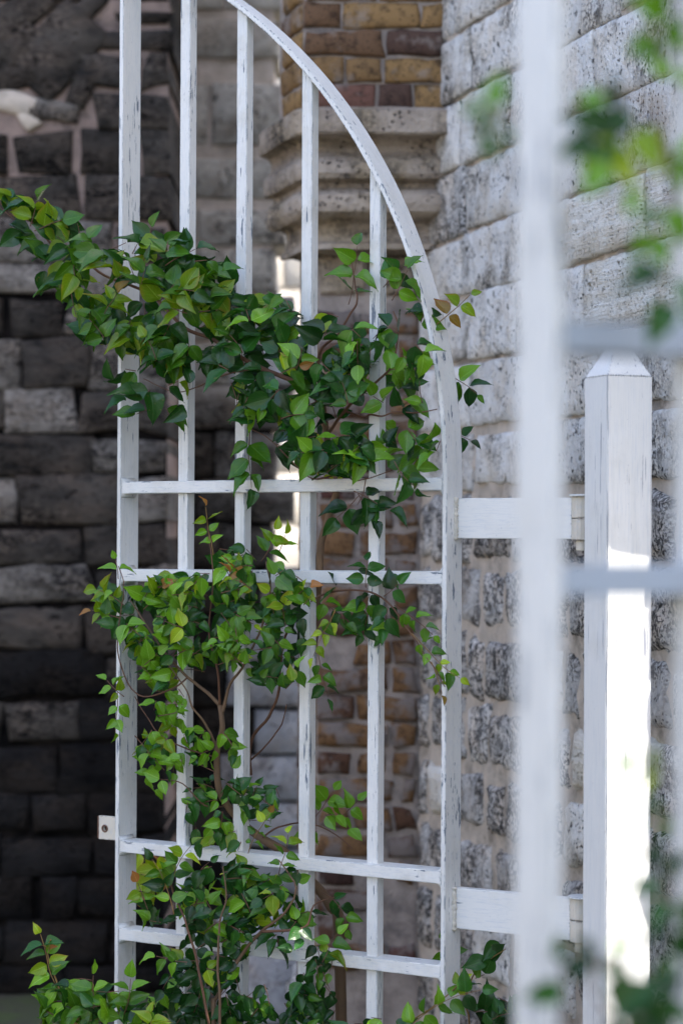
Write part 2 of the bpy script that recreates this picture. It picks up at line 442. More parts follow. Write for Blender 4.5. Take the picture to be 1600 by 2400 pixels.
# ------------------------------------------------------------------ masonry
def rough_block(name, u0, u1, v0, v1, mat, parent, depth=0.16, proud=0.0, rough=0.006, rnd=0.012, res=0.04, rot=0.0, seed=None, jit=0.006):
    """one dressed stone: rounded arris, uneven face; wall-local x along, y into the wall, z up"""
    seed = rng.random() * 100 if seed is None else seed
    w, h = u1 - u0, v1 - v0
    nx, ny = max(4, min(22, int(w / res))), max(4, min(10, int(h / res)))
    rnd = min(rnd, w * 0.2, h * 0.2)
    verts, faces = [], []
    cj = [(rng.uniform(-jit, jit), rng.uniform(-jit, jit)) for _ in range(4)]
    for j in range(ny + 1):
        for i in range(nx + 1):
            a = 0.0 if i == 0 else 1.0 if i == nx else (rnd + (w - 2 * rnd) * (i - 1) / (nx - 2)) / w
            b = 0.0 if j == 0 else 1.0 if j == ny else (rnd + (h - 2 * rnd) * (j - 1) / (ny - 2)) / h
            jx = (cj[0][0] * (1 - a) + cj[1][0] * a) * (1 - b) + (cj[2][0] * (1 - a) + cj[3][0] * a) * b
            jz = (cj[0][1] * (1 - a) + cj[1][1] * a) * (1 - b) + (cj[2][1] * (1 - a) + cj[3][1] * a) * b
            x, z = (a - 0.5) * w + jx, (b - 0.5) * h + jz
            e = min(a * w, (1 - a) * w, b * h, (1 - b) * h)
            edge_back = rnd * 0.9 if e < 1e-6 else 0.0
            pv = Vector((x * 14 + seed, seed * 1.7, z * 14))
            d = noise.noise(pv) * rough + noise.noise(pv * 2.7) * rough * 0.6
            if e < 1e-6:
                x += noise.noise(pv * 1.5 + Vector((5, 0, 0))) * rough
                z += noise.noise(pv * 1.5 + Vector((0, 9, 0))) * rough
            verts.append((x, -proud + edge_back + d, z))
    W = nx + 1
    for j in range(ny):
        for i in range(nx):
            faces.append((j * W + i, j * W + i + 1, (j + 1) * W + i + 1, (j + 1) * W + i))
    ring = [i for i in range(nx)] + [j * W + nx for j in range(ny)] + [ny * W + nx - i for i in range(nx)] + [(ny - j) * W for j in range(ny)]
    b0 = len(verts)
    for k in ring: verts.append((verts[k][0], depth, verts[k][2]))
    n = len(ring)
    for k in range(n):
        faces.append((ring[k], b0 + k, b0 + (k + 1) % n, ring[(k + 1) % n]))
    faces.append(tuple(b0 + k for k in reversed(range(n))))
    o = mesh_obj(name, verts, faces, mat, parent)
    o.data.polygons.foreach_set('use_smooth', [True] * (nx * ny) + [False] * (len(faces) - nx * ny))
    o.location = ((u0 + u1) / 2, 0, (v0 + v1) / 2)
    o.rotation_euler = (0, rot, 0)
    return o

def core(name, x0, x1, y0, y1, z0, z1, mat, parent):
    return box(name, x0, x1, y0, y1, z0, z1, mat, parent)
def wavy_sheet(name, u0, u1, v0, v1, y, mat, parent, amp=0.006, res=0.05, back=0.1):
    """mortar bed between the stones, uneven"""
    nx, ny = max(2, int((u1 - u0) / res)), max(2, int((v1 - v0) / res))
    verts = [(u0 + (u1 - u0) * i / nx, y + noise.noise(Vector((i * res * 22, y * 9, j * res * 22))) * amp, v0 + (v1 - v0) * j / ny) for j in range(ny + 1) for i in range(nx + 1)]
    W = nx + 1
    faces = [(j * W + i, j * W + i + 1, (j + 1) * W + i + 1, (j + 1) * W + i) for j in range(ny) for i in range(nx)]
    return mesh_obj(name, verts, faces, mat, parent, smooth=True)

# right-hand church wall, running from the brick pilaster past the post towards the camera
WT = 3.5
wd = Vector((1, -WT, 0)).normalized()
RW0 = Vector((0.21, 6.5, 0))
rw = thing('church_wall', 'pale pitted limestone block wall running behind the white post', 'wall', RW0, math.atan2(wd.y, wd.x))
S_JAMB, S_GAP, RW_H = 2.315, 2.315 + 0.57, 6.0
core('wall_core', -0.4, S_JAMB - 0.02, 0.03, 0.36, 0, RW_H, M['mortar_beige'], rw)
def sun_gap_head():
    # unseen masonry added around an opening shaped so sun reaches only the post
    prof = [(S_JAMB - 0.012, 1.84)]
    for k in range(1, 9): prof.append((S_JAMB + 0.115 * k / 8, 1.84 + 0.176 * k / 8 + rng.uniform(-.004, .004)))
    prof += [(S_JAMB + 0.27, 2.45), (S_JAMB + 0.36, 2.70), (S_JAMB + 0.45, 2.80), (S_JAMB + 0.54, 2.70), (S_GAP, 2.45), (S_GAP, RW_H), (S_JAMB - 0.012, RW_H)]
    n = len(prof)
    vs_ = [(a, 0.032, b) for a, b in prof] + [(a, 0.358, b) for a, b in prof]
    mesh_obj('sun_gap_head', vs_, [tuple(range(n)), tuple(reversed(range(n, 2 * n)))] + [((i + 1) % n, i, n + i, n + (i + 1) % n) for i in range(n)], M['mortar_beige'], rw)
sun_gap_head()
core('wall_core', S_GAP + 0.002, 9.0, 0.03, 0.36, 0, RW_H, M['mortar_beige'], rw)  # unseen stretch added to keep sun off the gate
wavy_sheet('mortar_bed', 0.0, S_JAMB - 0.02, 0.02, 1.75, 0.004, M['mortar_beige'], rw, amp=0.012, res=0.035)
wavy_sheet('mortar_bed', 0.0, S_JAMB - 0.02, 1.752, 3.4, 0.007, M['mortar_beige'], rw, amp=0.014, res=0.035)
joints = [0.0, 0.19, 0.37, 0.545, 0.715, 0.885, 1.056, 1.226, 1.398, 1.571, 1.739, 1.908, 2.075, 2.235, 2.41, 2.585, 2.76, 2.93, 3.1, 3.27, 3.4]
def lay_right():
    r = random.Random(21)
    for k in range(len(joints) - 1):
        v0, v1 = joints[k], joints[k + 1]
        s = 0.0 if k % 2 else -0.16
        first = True
        while s < S_JAMB - 0.03:
            w = r.uniform(0.34, 0.62)
            if k == 12: w = [0.52, 0.55, 0.62, 0.65, 0.4, 0.4][min(5, int(s / 0.5 + 0.5))]
            if k == 11: w = r.uniform(0.3, 0.45)
            if v0 < 1.56: w = r.choice((r.uniform(0.10, 0.19), r.uniform(0.18, 0.34)))
            s1 = min(s + w, S_JAMB)
            if S_JAMB - s1 < 0.16: s1 = S_JAMB
            a, b = max(s, 0.0), s1
            gap = r.uniform(0.002, 0.006) if v0 > 1.7 else r.uniform(0.007, 0.022)
            mid = (a + b) / 2
            vmid = (v0 + v1) / 2
            if k == 12 and mid > 0.9: m = M['cream']
            elif k == 11 and mid > 1.25: m = M['cream']
            elif vmid < 1.56: m = M['lime_dark'] if r.random() < 0.86 else (M['lime'] if r.random() < 0.6 else M['cream'])
            else: m = M['lime'] if r.random() < 0.92 else M['lime_dark']
            far = b > S_JAMB - 0.01
            rough_block('stone_block', a + gap, b - gap * (0 if far else 1), v0 + gap, v1 - gap, m, rw, depth=0.30 if far else 0.12, proud=r.uniform(0.004, 0.012), rough=r.uniform(0.003, 0.007) * (1.0 if v0 > 1.5 else 1.6), rnd=0.007 if v0 > 1.5 else 0.014, res=0.022, jit=0.006 if v0 > 1.5 else 0.016)
            s = s1
lay_right()
# unseen flank behind the pilaster added to block the sun (keeps the yard in shade)
core('wall_core', 0.0, 0.45, 0.40, 5.0, 0, 8.5, M['mortar_beige'], rw)

# added unseen wall, out of frame to the left, sunlit to bounce warm light
nv = core('bounce_wall', -7.4, -6.8, -9.0, 7.6, 0, 4.6, M['pale_stone'], None)
nv['kind'] = 'structure'

# dark wall on the left
LW_Y = 7.7
lw_x1 = at_y(396, 1200, LW_Y).x
lw = thing('stone_wall', 'blackened limestone wall with pinkish mortar joints left of the gate', 'wall', (-4.2, LW_Y, 0))
LW = lw_x1 + 4.2
core('wall_core', 0, LW - 0.012, 0.02, 0.75, 0, 4.2, M['mortar_pink'], lw)
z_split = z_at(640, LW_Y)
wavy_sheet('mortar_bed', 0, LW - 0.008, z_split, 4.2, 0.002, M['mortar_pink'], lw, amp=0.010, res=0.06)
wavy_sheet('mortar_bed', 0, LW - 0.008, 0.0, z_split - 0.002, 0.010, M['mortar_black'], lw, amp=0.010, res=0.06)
def lw_u(px): return at_y(px, 1200, LW_Y).x + 4.2
def lay_left():
    r = random.Random(5)
    # courses traced from the pale bed joints (photo y of the joints at the wall face)
    ys = [-330, -210, -95, 15, 72, 128, 215, 305, 415, 520, 622, 700, 790, 915, 1020, 1120, 1235, 1330, 1425, 1530, 1640, 1745, 1860, 1960, 2060, 2160, 2265, 2345]
    zs = [z_at(y, LW_Y) for y in ys]
    for k in range(len(ys) - 1):
        v1, v0 = zs[k], zs[k + 1]
        v0 = max(v0, 0.005)
        s = LW
        n = 0
        while s > 0.3 and n < 60:
            w = r.choice((r.uniform(0.12, 0.26), r.uniform(0.3, 0.62)))
            if n == 0: w = r.uniform(0.09, 0.2) if k % 2 else r.uniform(0.24, 0.34)
            s0 = max(s - w, 0.3)
            # leave room for the slanted relieving-arch stones, top left
            px_mid = 800 + ((s0 + s) / 2 - 4.2) / LW_Y * F_PX
            y_mid = (ys[k] + ys[k + 1]) / 2
            if not (px_mid < 190 and 0 < y_mid < 280):
                gap = r.uniform(0.002, 0.006) if y_mid > 640 else r.uniform(0.005, 0.014)
                mm = M['black_stone']
                if 560 < y_mid < 1420 and r.random() < 0.62: mm = M['mottled_stone']
                if y_mid > 1420: mm = M['shaded_black_stone'] if r.random() < (0.6 if y_mid < 1700 else 1.1) else M['black_stone']
                if True:
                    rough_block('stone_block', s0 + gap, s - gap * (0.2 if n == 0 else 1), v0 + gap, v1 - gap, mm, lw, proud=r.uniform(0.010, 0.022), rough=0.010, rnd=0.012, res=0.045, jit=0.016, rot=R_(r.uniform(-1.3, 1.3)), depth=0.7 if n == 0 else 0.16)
            s = s0
            n += 1
    # slanted stones of a relieving arch
    def slab(px, py, w, h, ang, m):
        u, z = lw_u(px), z_at(py, LW_Y)
        rough_block('stone_block', u - w / 2, u + w / 2, z - h / 2, z + h / 2, m, lw, proud=0.022, rough=0.007, rnd=0.012, res=0.04, rot=R_(ang), depth=0.12)
    slab(128, 122, 0.30, 0.19, -48, M['black_stone'])
    slab(28, 128, 0.22, 0.09, -46, M['black_stone'])
    slab(120, 262, 0.17, 0.06, 8, M['mottled_stone'])
    slab(196, 30, 0.14, 0.06, -44, M['black_stone'])
    slab(20, 60, 0.30, 0.11, -42, M['black_stone'])
    slab(188, 208, 0.13, 0.06, -70, M['black_stone'])
    slab(15, 175, 0.17, 0.12, -20, M['black_stone'])
    slab(30, 245, 0.15, 0.075, 18, M['mortar_beige'])
    slab(62, 285, 0.07, 0.05, 50, M['mortar_beige'])
    slab(-60, 120, 0.3, 0.2, -45, M['black_stone'])
lay_left()

# grey wall between the dark wall and the pilaster, set back
MW_Y = 8.35
mw = thing('rubble_wall', 'grey-brown limestone wall set back between dark wall and brick pilaster', 'wall', (-1.2, MW_Y, 0))
def mw_u(px): return at_y(px, 1200, MW_Y).x + 1.2
mw1 = mw_u(655)
core('wall_core', 0, mw1 - 0.03, 0.05, 0.5, 0, 4.4, M['mortar_light'], mw)
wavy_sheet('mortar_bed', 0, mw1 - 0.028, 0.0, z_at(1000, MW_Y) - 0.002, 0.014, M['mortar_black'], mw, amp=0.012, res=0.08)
wavy_sheet('mortar_bed', 0, mw1 - 0.028, z_at(1000, MW_Y), 4.4, 0.008, M['mortar_light'], mw, amp=0.012, res=0.08)
def lay_mid():
    r = random.Random(11)
    rows = [(-260, -160), (-150, -40), (-25, 28), (45, 140), (196, 342), (366, 468), (490, 575), (582, 686)]
    ys = [690, 800, 905, 1010, 1120, 1225, 1330, 1440, 1550, 1660, 1770, 1880, 1990, 2100, 2210, 2330]
    rows += list(zip(ys[:-1], ys[1:]))
    for k, (ya, yb) in enumerate(rows):
        v1, v0 = z_at(ya, MW_Y), max(z_at(yb, MW_Y), 0.005)
        y_mid = (ya + yb) / 2
        end = mw1 + [0.0, -0.022, 0.012, -0.012][k % 4]
        if ya > 1300: end = mw_u(742)
        elif 690 < y_mid < 1040 or 1110 < y_mid < 1240: end = mw_u(700) if k % 2 else mw_u(688)
        s = end
        n = 0
        while s > 0.2:
            w = r.uniform(0.18, 0.34)
            s0 = max(s - w, 0.0)
            gap = r.uniform(0.002, 0.006)
            px_mid = 800 + ((s0 + s) / 2 - 1.2) / MW_Y * F_PX
            m = M['grey_stone']
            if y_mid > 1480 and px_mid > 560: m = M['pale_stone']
            elif y_mid > 1000 and px_mid < 560: m = (M['shaded_black_stone'] if r.random() < 0.6 else M['black_stone']) if y_mid > 1400 else (M['black_stone'] if r.random() < 0.5 else M['mottled_stone'])
            elif y_mid > 760 and r.random() < 0.6: m = M['mottled_stone']
            elif 680 < y_mid < 900 and px_mid > 600: m = M['pale_stone']
            gv = 0.004 if y_mid < 700 else r.choice((0.006, 0.012))
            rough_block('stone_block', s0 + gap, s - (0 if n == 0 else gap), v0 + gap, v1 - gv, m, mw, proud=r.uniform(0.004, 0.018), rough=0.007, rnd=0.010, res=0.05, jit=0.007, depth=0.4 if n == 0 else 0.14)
            s = s0
            n += 1
lay_mid()
# pale tumbled stones at the foot of the wall
def boulder(px, py, y, w, h, m, label):
    p = at_y(px, py, y)
    bm = bmesh.new()
    bmesh.ops.create_icosphere(bm, subdivisions=3, radius=1.0)
    for v in bm.verts:
        n = v.co.normalized()
        q = Vector((max(-.72, min(.72, n.x)), max(-.7, min(.7, n.y)), max(-.66, min(.62, n.z))))
        q *= 1.2 + 0.22 * noise.noise(n * 1.7 + Vector((px, 0, 0))) + 0.06 * noise.noise(n * 6)
        v.co = Vector((q.x * w, q.y * w * 0.8, q.z * h + h * 0.78))
    o = bm_obj('fallen_stone', bm, m, None, smooth=True)
    o.location = (p.x, p.y, 0)
    o['label'] = label; o['category'] = 'stone'
boulder(650, 2330, 7.4, 0.20, 0.20, M['pale_stone'], 'pale fallen stone at the foot of the whitish wall')
boulder(800, 2390, 7.0, 0.17, 0.14, M['lime'], 'low pale fallen stone under the brick pilaster')
boulder(520, 2370, 7.7, 0.15, 0.16, M['mottled_stone'], 'dark mottled fallen stone below the lowest rail')
# sunlit wall seen through the slit
fw = thing('far_wall', 'sunlit cream wall glimpsed through the slit beside the pilaster', 'wall', (-2.2, 12.4, 0))
core('wall_core', 0, 3.4, 0.03, 0.4, 0, 4.4, M['sunny'], fw)
def lay_far():
    r = random.Random(3)
    z, k = 0.0, 0
    while z < 4.2:
        h = r.uniform(0.26, 0.34)
        s = -0.2 * (k % 2)
        while s < 3.4:
            w = r.uniform(0.4, 0.7)
            if 1.3 < s + w / 2 < 2.6:
                rough_block('stone_block', max(0, s) + 0.006, min(3.4, s + w) - 0.006, z + 0.006, z + h - 0.006, M['sunny'], fw, proud=0.0, rough=0.008, res=0.1)
            s += w
        z += h; k += 1
lay_far()

# brick pilaster with a moulded stone cornice
back = Vector((-0.2747, 0.9615, 0))
SH1 = Vector((-0.069, 6.5, 0))                 # front left corner of the lower shaft
SL1 = Vector((-0.121, 6.25, 0))                # front left corner of the cornice slab
UP1 = Vector((-0.108, 6.31, 0))                # front left corner of the upper shaft
pil = thing('brick_pilaster', 'ochre brick pilaster with moulded stone cornice in the wall corner', 'pilaster', (0, 6.5, 0))
def rw_x(y): return 0.21 + (6.5 - y) / WT
def prism(name, c, k, z0, z1, mat, yb=7.3):
    xr = rw_x(c.y) + 0.02
    b = c + back * k
    p = [c, Vector((xr, c.y, 0)), Vector((0.4, yb, 0)), Vector((b.x, yb if k > 0.6 else b.y, 0))]
    p = [q - Vector((0, 6.5, 0)) for q in p]
    vs_ = [(q.x, q.y, z0) for q in p] + [(q.x, q.y, z1) for q in p]
    return mesh_obj(name, vs_, [(3, 2, 1, 0), (4, 5, 6, 7)] + [(i, (i + 1) % 4, 4 + (i + 1) % 4, 4 + i) for i in range(4)], mat, pil)
z_slab = z_at(257, 6.27)
z_neck = z_at(600, 6.45)
prism('mortar_core', SH1 + Vector((0.006, 0.012, 0)), 0.2, 0.0, z_neck + 0.02, M['mortar_grey'])
prism('mortar_core', UP1 + Vector((0.004, 0.010, 0)), 0.25, z_slab - 0.02, 4.6, M['mortar_grey'])
def lay_bricks(c, k, z0, z1, rows_h, skip, gap, seed, side_k, shrink=0.0):
    r = random.Random(seed)
    z, row = z0, 0
    L = rw_x(c.y) - c.x
    while z + rows_h < z1:
        # front face
        s = 0.0
        first = True
        while s < L - 0.02:
            w = r.choice((0.105, 0.21)) if not first else (0.105 if row % 2 else 0.205)
            w *= r.uniform(0.9, 1.08)
            e = min(s + w, L)
            if L - e < 0.05: e = L
            if r.random() > skip:
                i0 = shrink * r.random() * 0.012
                o = rough_block('brick', s + gap + i0, e - gap - i0, z + gap + i0 * 0.6, z + rows_h - gap - i0 * 0.6, M['brick_old' if shrink else 'brick'], pil, depth=0.06, proud=0.004 + r.uniform(-0.003, 0.004), rough=0.008 + shrink * 0.005, rnd=0.008, res=0.02, jit=0.004)
                o.location.x += c.x
                o.location.y += c.y - 6.5
            first = False
            s = e
        # left return
        s = 0.012
        while s < side_k - 0.03:
            w = (0.10 if (row + (s > 0.1)) % 2 else 0.2) * r.uniform(0.9, 1.05)
            e = min(s + w, side_k)
            if r.random() > skip:
                o = rough_block('brick', -(e - s) / 2 + gap, (e - s) / 2 - gap, z + gap, z + rows_h - gap, M['brick'], pil, depth=0.05, proud=0.004, rough=0.005, rnd=0.008, res=0.03, jit=0.003)
                m = c + back * ((s + e) / 2)
                o.location.x, o.location.y = m.x, m.y - 6.5
                o.rotation_euler = (0, 0, math.atan2(-back.y, -back.x))
            s = e
        z += rows_h
        row += 1
lay_bricks(UP1, 0.25, z_slab + 0.004, 4.55, 0.0715, 0.0, 0.0035, 4, 0.22)
lay_bricks(SH1, 0.2, 0.30, z_at(700, 6.5), 0.074, 0.06, 0.005, 8, 0.17, shrink=0.6)
# two grey necking stones under the cornice
for a, b in ((0.0, 0.13), (0.135, 0.275)):
    o = rough_block('neck_stone', a + 0.004, b, z_at(690, 6.5), z_neck + 0.01, M['cornice'], pil, depth=0.08, proud=0.012, rough=0.008, res=0.03)
    o.location.x += SH1.x
def cornice():
    prof = [(0.85, 250), (1.0, 257), (1.0, 308), (0.97, 314), (0.80, 318), (0.66, 326), (0.60, 340), (0.60, 356), (0.66, 366), (0.74, 370), (0.78, 380), (0.78, 405), (0.74, 417), (0.62, 424), (0.54, 428), (0.54, 440), (0.62, 445), (0.70, 456), (0.72, 474), (0.68, 494), (0.58, 507), (0.40, 513), (0.30, 524), (0.28, 545), (0.32, 566), (0.42, 571), (0.42, 583), (0.16, 588), (0.0, 600)]
    verts, faces = [], []
    rows = []
    for (p, y) in prof:
        c = SH1.lerp(SL1, p)
        z = z_at(y, c.y)
        path = []
        bk = c + back * (0.16 + 0.24 * min(1, p * 1.4))
        cc = [bk, c + back * 0.07, c + Vector((0.07, 0, 0)), Vector((rw_x(c.y) + 0.02, c.y, 0))]
        for a, b, n in ((cc[0], cc[1], 5), (cc[1], cc[2], 6), (cc[2], cc[3], 12)):
            for i in range(n):
                q = a.lerp(b, i / n)
                if n == 6: q = a.lerp(c, i / n).lerp(c.lerp(b, i / n), i / n)
                path.append(q)
        path.append(cc[3])
        row = []
        for q in path:
            j = noise.noise(Vector((q.x * 13, q.y * 13, z * 17))) * 0.004 + noise.noise(Vector((q.x * 40, q.y * 40, z * 40))) * 0.0012
            row.append(len(verts))
            verts.append((q.x - j * 0.3, q.y - 6.5 - j, z + j * 0.4))
        rows.append(row)
    for i in range(len(rows) - 1):
        for k in range(len(rows[0]) - 1):
            faces.append((rows[i][k + 1], rows[i][k], rows[i + 1][k], rows[i + 1][k + 1]))
    o = mesh_obj('cornice', verts, faces, M['cornice'], pil, smooth=True)
    md = o.modifiers.new('edge', 'EDGE_SPLIT'); md.split_angle = R_(38)
cornice()

# ------------------------------------------------------------------ the gate leaves
GATE_L = at_y(274, 1250, 5.09)
G0 = Vector((GATE_L.x, GATE_L.y, 0))
g_e = Vector((math.cos(ALPHA), -math.sin(ALPHA), 0))
g_n = Vector((math.sin(ALPHA), math.cos(ALPHA), 0))
def gate_px(px, py, off=0.0):                  # world point seen at a pixel, off metres behind (+) the front of the gate
    d = ray(px, py)
    t = ((G0 - CAM).dot(g_n) + off) / d.dot(g_n)
    return CAM + d * t
ARC_C, ARC_R = (-0.410, 1.578), 1.198
SD = 0.062
def build_gate(root, rails, bars, rail_mat='paint_h'):
    T = 0.0100
    W = 0.788
    # tall free stile, short hinge stile
    top0 = ARC_C[1] + math.sqrt(ARC_R ** 2 - ARC_C[0] ** 2)
    box('stile', 0.0, T, 0, SD, 0.06, top0 + 0.01, M['paint_v'], root, bev=0.0012)
    # arch: flat bar standing on edge, bent to the curve
    a1 = math.acos(-ARC_C[0] / ARC_R) if ARC_C[0] < 0 else 0
    N = 40
    bm = bmesh.new()
    rings = []
    for i in range(-1, N + 1):
        a = a1 * max(i, 0) / N
        zz = -(ARC_C[1] - 0.06) if i < 0 else 0.0
        ca, sa = math.cos(a), math.sin(a)
        ring = []
        for (rr, y) in ((ARC_R, 0.0), (ARC_R + T, 0.0), (ARC_R + T, SD), (ARC_R, SD)):
            ring.append(bm.verts.new((ARC_C[0] + ca * rr, y, ARC_C[1] + sa * rr + zz)))
        rings.append(ring)
    for i in range(N + 1):
        for k in range(4):
            bm.faces.new((rings[i][k], rings[i + 1][k], rings[i + 1][(k + 1) % 4], rings[i][(k + 1) % 4]))
    bm.faces.new(rings[0]); bm.faces.new(list(reversed(rings[-1])))
    long_e = [e for e in bm.edges if abs((e.verts[0].co - e.verts[1].co).y) < 1e-6 and (e.verts[0].co - e.verts[1].co).length > 0.02]
    bmesh.ops.recalc_face_normals(bm, faces=list(bm.faces))
    bmesh.ops.bevel(bm, geom=long_e, offset=0.0012, segments=2, affect='EDGES')
    bm_obj('arched_stile', bm, M['paint_arch'], root)
    # square bars up to the arch
    for x in bars:
        xx = x + 0.0254
        zt = ARC_C[1] + math.sqrt(ARC_R ** 2 - (xx - ARC_C[0]) ** 2) - 0.002
        zt0 = ARC_C[1] + math.sqrt(ARC_R ** 2 - (x - ARC_C[0]) ** 2) - 0.002
        bm = box_bm(x, xx, 0.0125, 0.0375, 0.06, zt, 0.0022, 2)
        for v in bm.verts:
            if v.co.z > zt - 0.01: v.co.z += (zt0 - zt) * (xx - v.co.x) / (xx - x)
        bm_obj('bar', bm, M['paint_v'], root)
    # rails between the stiles
    for (z, dz) in rails:
        bm = box_bm(T + 0.0005, W - 0.0005, 0.001, 0.050, z - 0.0127, z + 0.0127, 0.0018, 2)
        for v in bm.verts: v.co.z += dz * (v.co.x / W)
        bm_obj('rail', bm, M[rail_mat], root)
        # weld fillets in the corners
        for sx, x in ((1, T), (-1, W)):
            verts, faces = [], []
            for zz, s in ((z + (dz if sx < 0 else 0) + 0.0125, 1), (z + (dz if sx < 0 else 0) - 0.0125, -1)):
                b = len(verts)
                for y in (0.002, 0.048):
                    verts += [(x, y, zz - s * 0.004), (x + sx * 0.009, y, zz - s * 0.001), (x + sx * 0.004, y, zz + s * 0.003), (x, y, zz + s * 0.009)]
                faces += [(b, b + 1, b + 2, b + 3), (b + 7, b + 6, b + 5, b + 4)] + [(b + i, b + 4 + i, b + 4 + (i + 1) % 4, b + (i + 1) % 4) for i in range(4)]
            mesh_obj('weld', verts, faces, M['paint_h'], root, smooth=True)
BARS = (0.149, 0.292, 0.4515, 0.6127)
gate = thing('garden_gate', 'white steel gate leaf with arched top, in focus, draped in vines', 'gate', G0, -ALPHA)
build_gate(gate, ((1.565, 0.0025), (1.381, 0.005), (0.812, -0.004), (0.628, -0.002), (0.13, 0.0)), BARS)

def weld_bead(x, y, z0, z1, parent, mat):
    verts, faces = [], []
    r = random.Random(int(z0 * 1000))
    n = 26
    pts = [Vector((x + r.uniform(-.0012, .0012), y + r.uniform(-.001, .001), z0 + (z1 - z0) * i / n)) for i in range(n + 1)]
    rad = [0.0045 + 0.0018 * (i % 2) + r.uniform(-.001, .001) for i in range(n + 1)]
    tube_geo(pts, rad, 7, verts, faces)
    return mesh_obj('weld', verts, faces, mat, parent, smooth=True)
ARM_Y0 = 0.037
HINGE_X = 1.0655
for (z0, z1) in ((1.4625, 1.5405), (0.7065, 0.7855)):
    box('hinge_arm', 0.7985, HINGE_X - 0.018, ARM_Y0, ARM_Y0 + 0.020, z0, z1, M['paint_arm'], gate, bev=0.0015)
    weld_bead(0.7985, ARM_Y0 - 0.003, z0 - 0.003, z1 + 0.002, gate, M['paint_old'])
# latch plate with its rusty hole, on the free stile
def latch():
    bm = bmesh.new()
    x0, x1, z0, z1, hx, hz, hr = -0.046, -0.0005, 0.823, 0.872, -0.030, 0.846, 0.0065
    out = [(x0, z0), (x1, z0), (x1, z1), (x0, z1)]
    n = 16
    per = []
    for i in range(n):
        a = 2 * math.pi * i / n + math.pi / 4 + math.pi
        ca, sa = math.cos(a), math.sin(a)
        m = max(abs(ca), abs(sa))
        per.append(((x0 + x1) / 2 + ca / m * (x1 - x0) / 2, (z0 + z1) / 2 + sa / m * (z1 - z0) / 2, hx + hr * ca, hz + hr * sa))
    fr = [[bm.verts.new((p[0], y, p[1])) for p in per] for y in (0.004, 0.012)]
    ho = [[bm.verts.new((p[2], y, p[3])) for p in per] for y in (0.004, 0.012)]
    for i in range(n):
        j = (i + 1) % n
        bm.faces.new((fr[0][i], fr[0][j], ho[0][j], ho[0][i]))
        bm.faces.new((fr[1][j], fr[1][i], ho[1][i], ho[1][j]))
        bm.faces.new((fr[0][j], fr[0][i], fr[1][i], fr[1][j]))
        bm.faces.new((ho[0][i], ho[0][j], ho[1][j], ho[1][i]))
    bmesh.ops.recalc_face_normals(bm, faces=list(bm.faces))
    pl = bm_obj('latch_plate', bm, M['paint_old'], gate)
    box('rusty_edge', x0 - 0.0035, x0 - 0.0002, 0.003, 0.0125, z0 + 0.001, z1 - 0.001, M['rust'], pl, bev=0.001)
    v, f = [], []
    ring = [Vector((hx + 0.0068 * math.cos(2 * math.pi * i / 14), 0.0036, hz + 0.0068 * math.sin(2 * math.pi * i / 14))) for i in range(15)]
    tube_geo(ring, [0.0018] * 15, 5, v, f)
    mesh_obj('hole_rim', v, f, M['rust'], pl)
latch()

# hinge post
P_N = at_y(1421, 1300, 4.41)
post_dir = R_(21.0)
P_S = 0.0925
post = thing('gate_post', 'square white wooden post with pyramid top, lower face in sunlight', 'post', (P_N.x, P_N.y, 0), post_dir)
POST_H = z_at(878, 4.42)
def build_post():
    bm = box_bm(0, P_S, 0, P_S, 0.0, POST_H, 0)
    bmesh.ops.bevel(bm, geom=[e for e in bm.edges if abs(e.verts[0].co.z - e.verts[1].co.z) > 0.5], offset=0.0022, segments=2, affect='EDGES')
    bm_obj('shaft', bm, M['paint_post'], post)
    h = 0.087
    o = 0.0004
    b = 0.0015
    vs_ = [(o, o, POST_H + 0.0006), (P_S - o, o, POST_H + 0.0006), (P_S - o, P_S - o, POST_H + 0.0006), (o, P_S - o, POST_H + 0.0006), (P_S / 2, P_S / 2, POST_H + h)]
    bm = bmesh.new()
    vv = [bm.verts.new(v) for v in vs_]
    for f in ((0, 1, 4), (1, 2, 4), (2, 3, 4), (3, 0, 4), (3, 2, 1, 0)): bm.faces.new([vv[i] for i in f])
    bmesh.ops.bevel(bm, geom=[e for e in bm.edges], offset=b, segments=2, affect='EDGES')
    bm_obj('cap', bm, M['paint_post'], post)
build_post()
# barrel hinges between the arms and the post (on the gate's line)
def cyl(name, x, y, z0, z1, r, mat, parent, sides=20, taper=1.0):
    bm = bmesh.new()
    bmesh.ops.create_cone(bm, cap_ends=True, segments=sides, radius1=r, radius2=r * taper, depth=z1 - z0, matrix=Matrix.Translation((x, y, (z0 + z1) / 2)))
    bmesh.ops.bevel(bm, geom=[e for e in bm.edges if abs(e.verts[0].co.z - e.verts[1].co.z) < 1e-6], offset=min(0.0012, r * 0.2), segments=1, affect='EDGES')
    return bm_obj(name, bm, mat, parent, smooth=False)
for (z0, z1) in ((1.4605, 1.5425), (0.7040, 0.7870)):
    h = thing('barrel_hinge', 'cream painted barrel hinge %s' % ('at the upper gate arm' if z0 > 1 else 'at the lower gate arm'), 'hinge', G0 + g_e * HINGE_X + g_n * (ARM_Y0 + 0.010) + Vector((0, 0, z0)), -ALPHA, group='gate hinges')
    H = z1 - z0
    zm = H * 0.50
    cyl('knuckle', 0, 0, 0, zm - 0.0008, 0.0205, M['paint_old'], h)
    cyl('knuckle', 0, 0, zm + 0.0008, H, 0.0205, M['paint_old'], h)
    cyl('cap_washer', 0.004, -0.002, H + 0.0003, H + 0.004, 0.028, M['paint_arm'], h)
    cyl('pin', 0, 0, -0.020, -0.0003, 0.012, M['paint_old'], h)
    cyl('mounting_barrel', 0.034, 0.004, -0.002, H - 0.001, 0.0150, M['paint_old'], h)

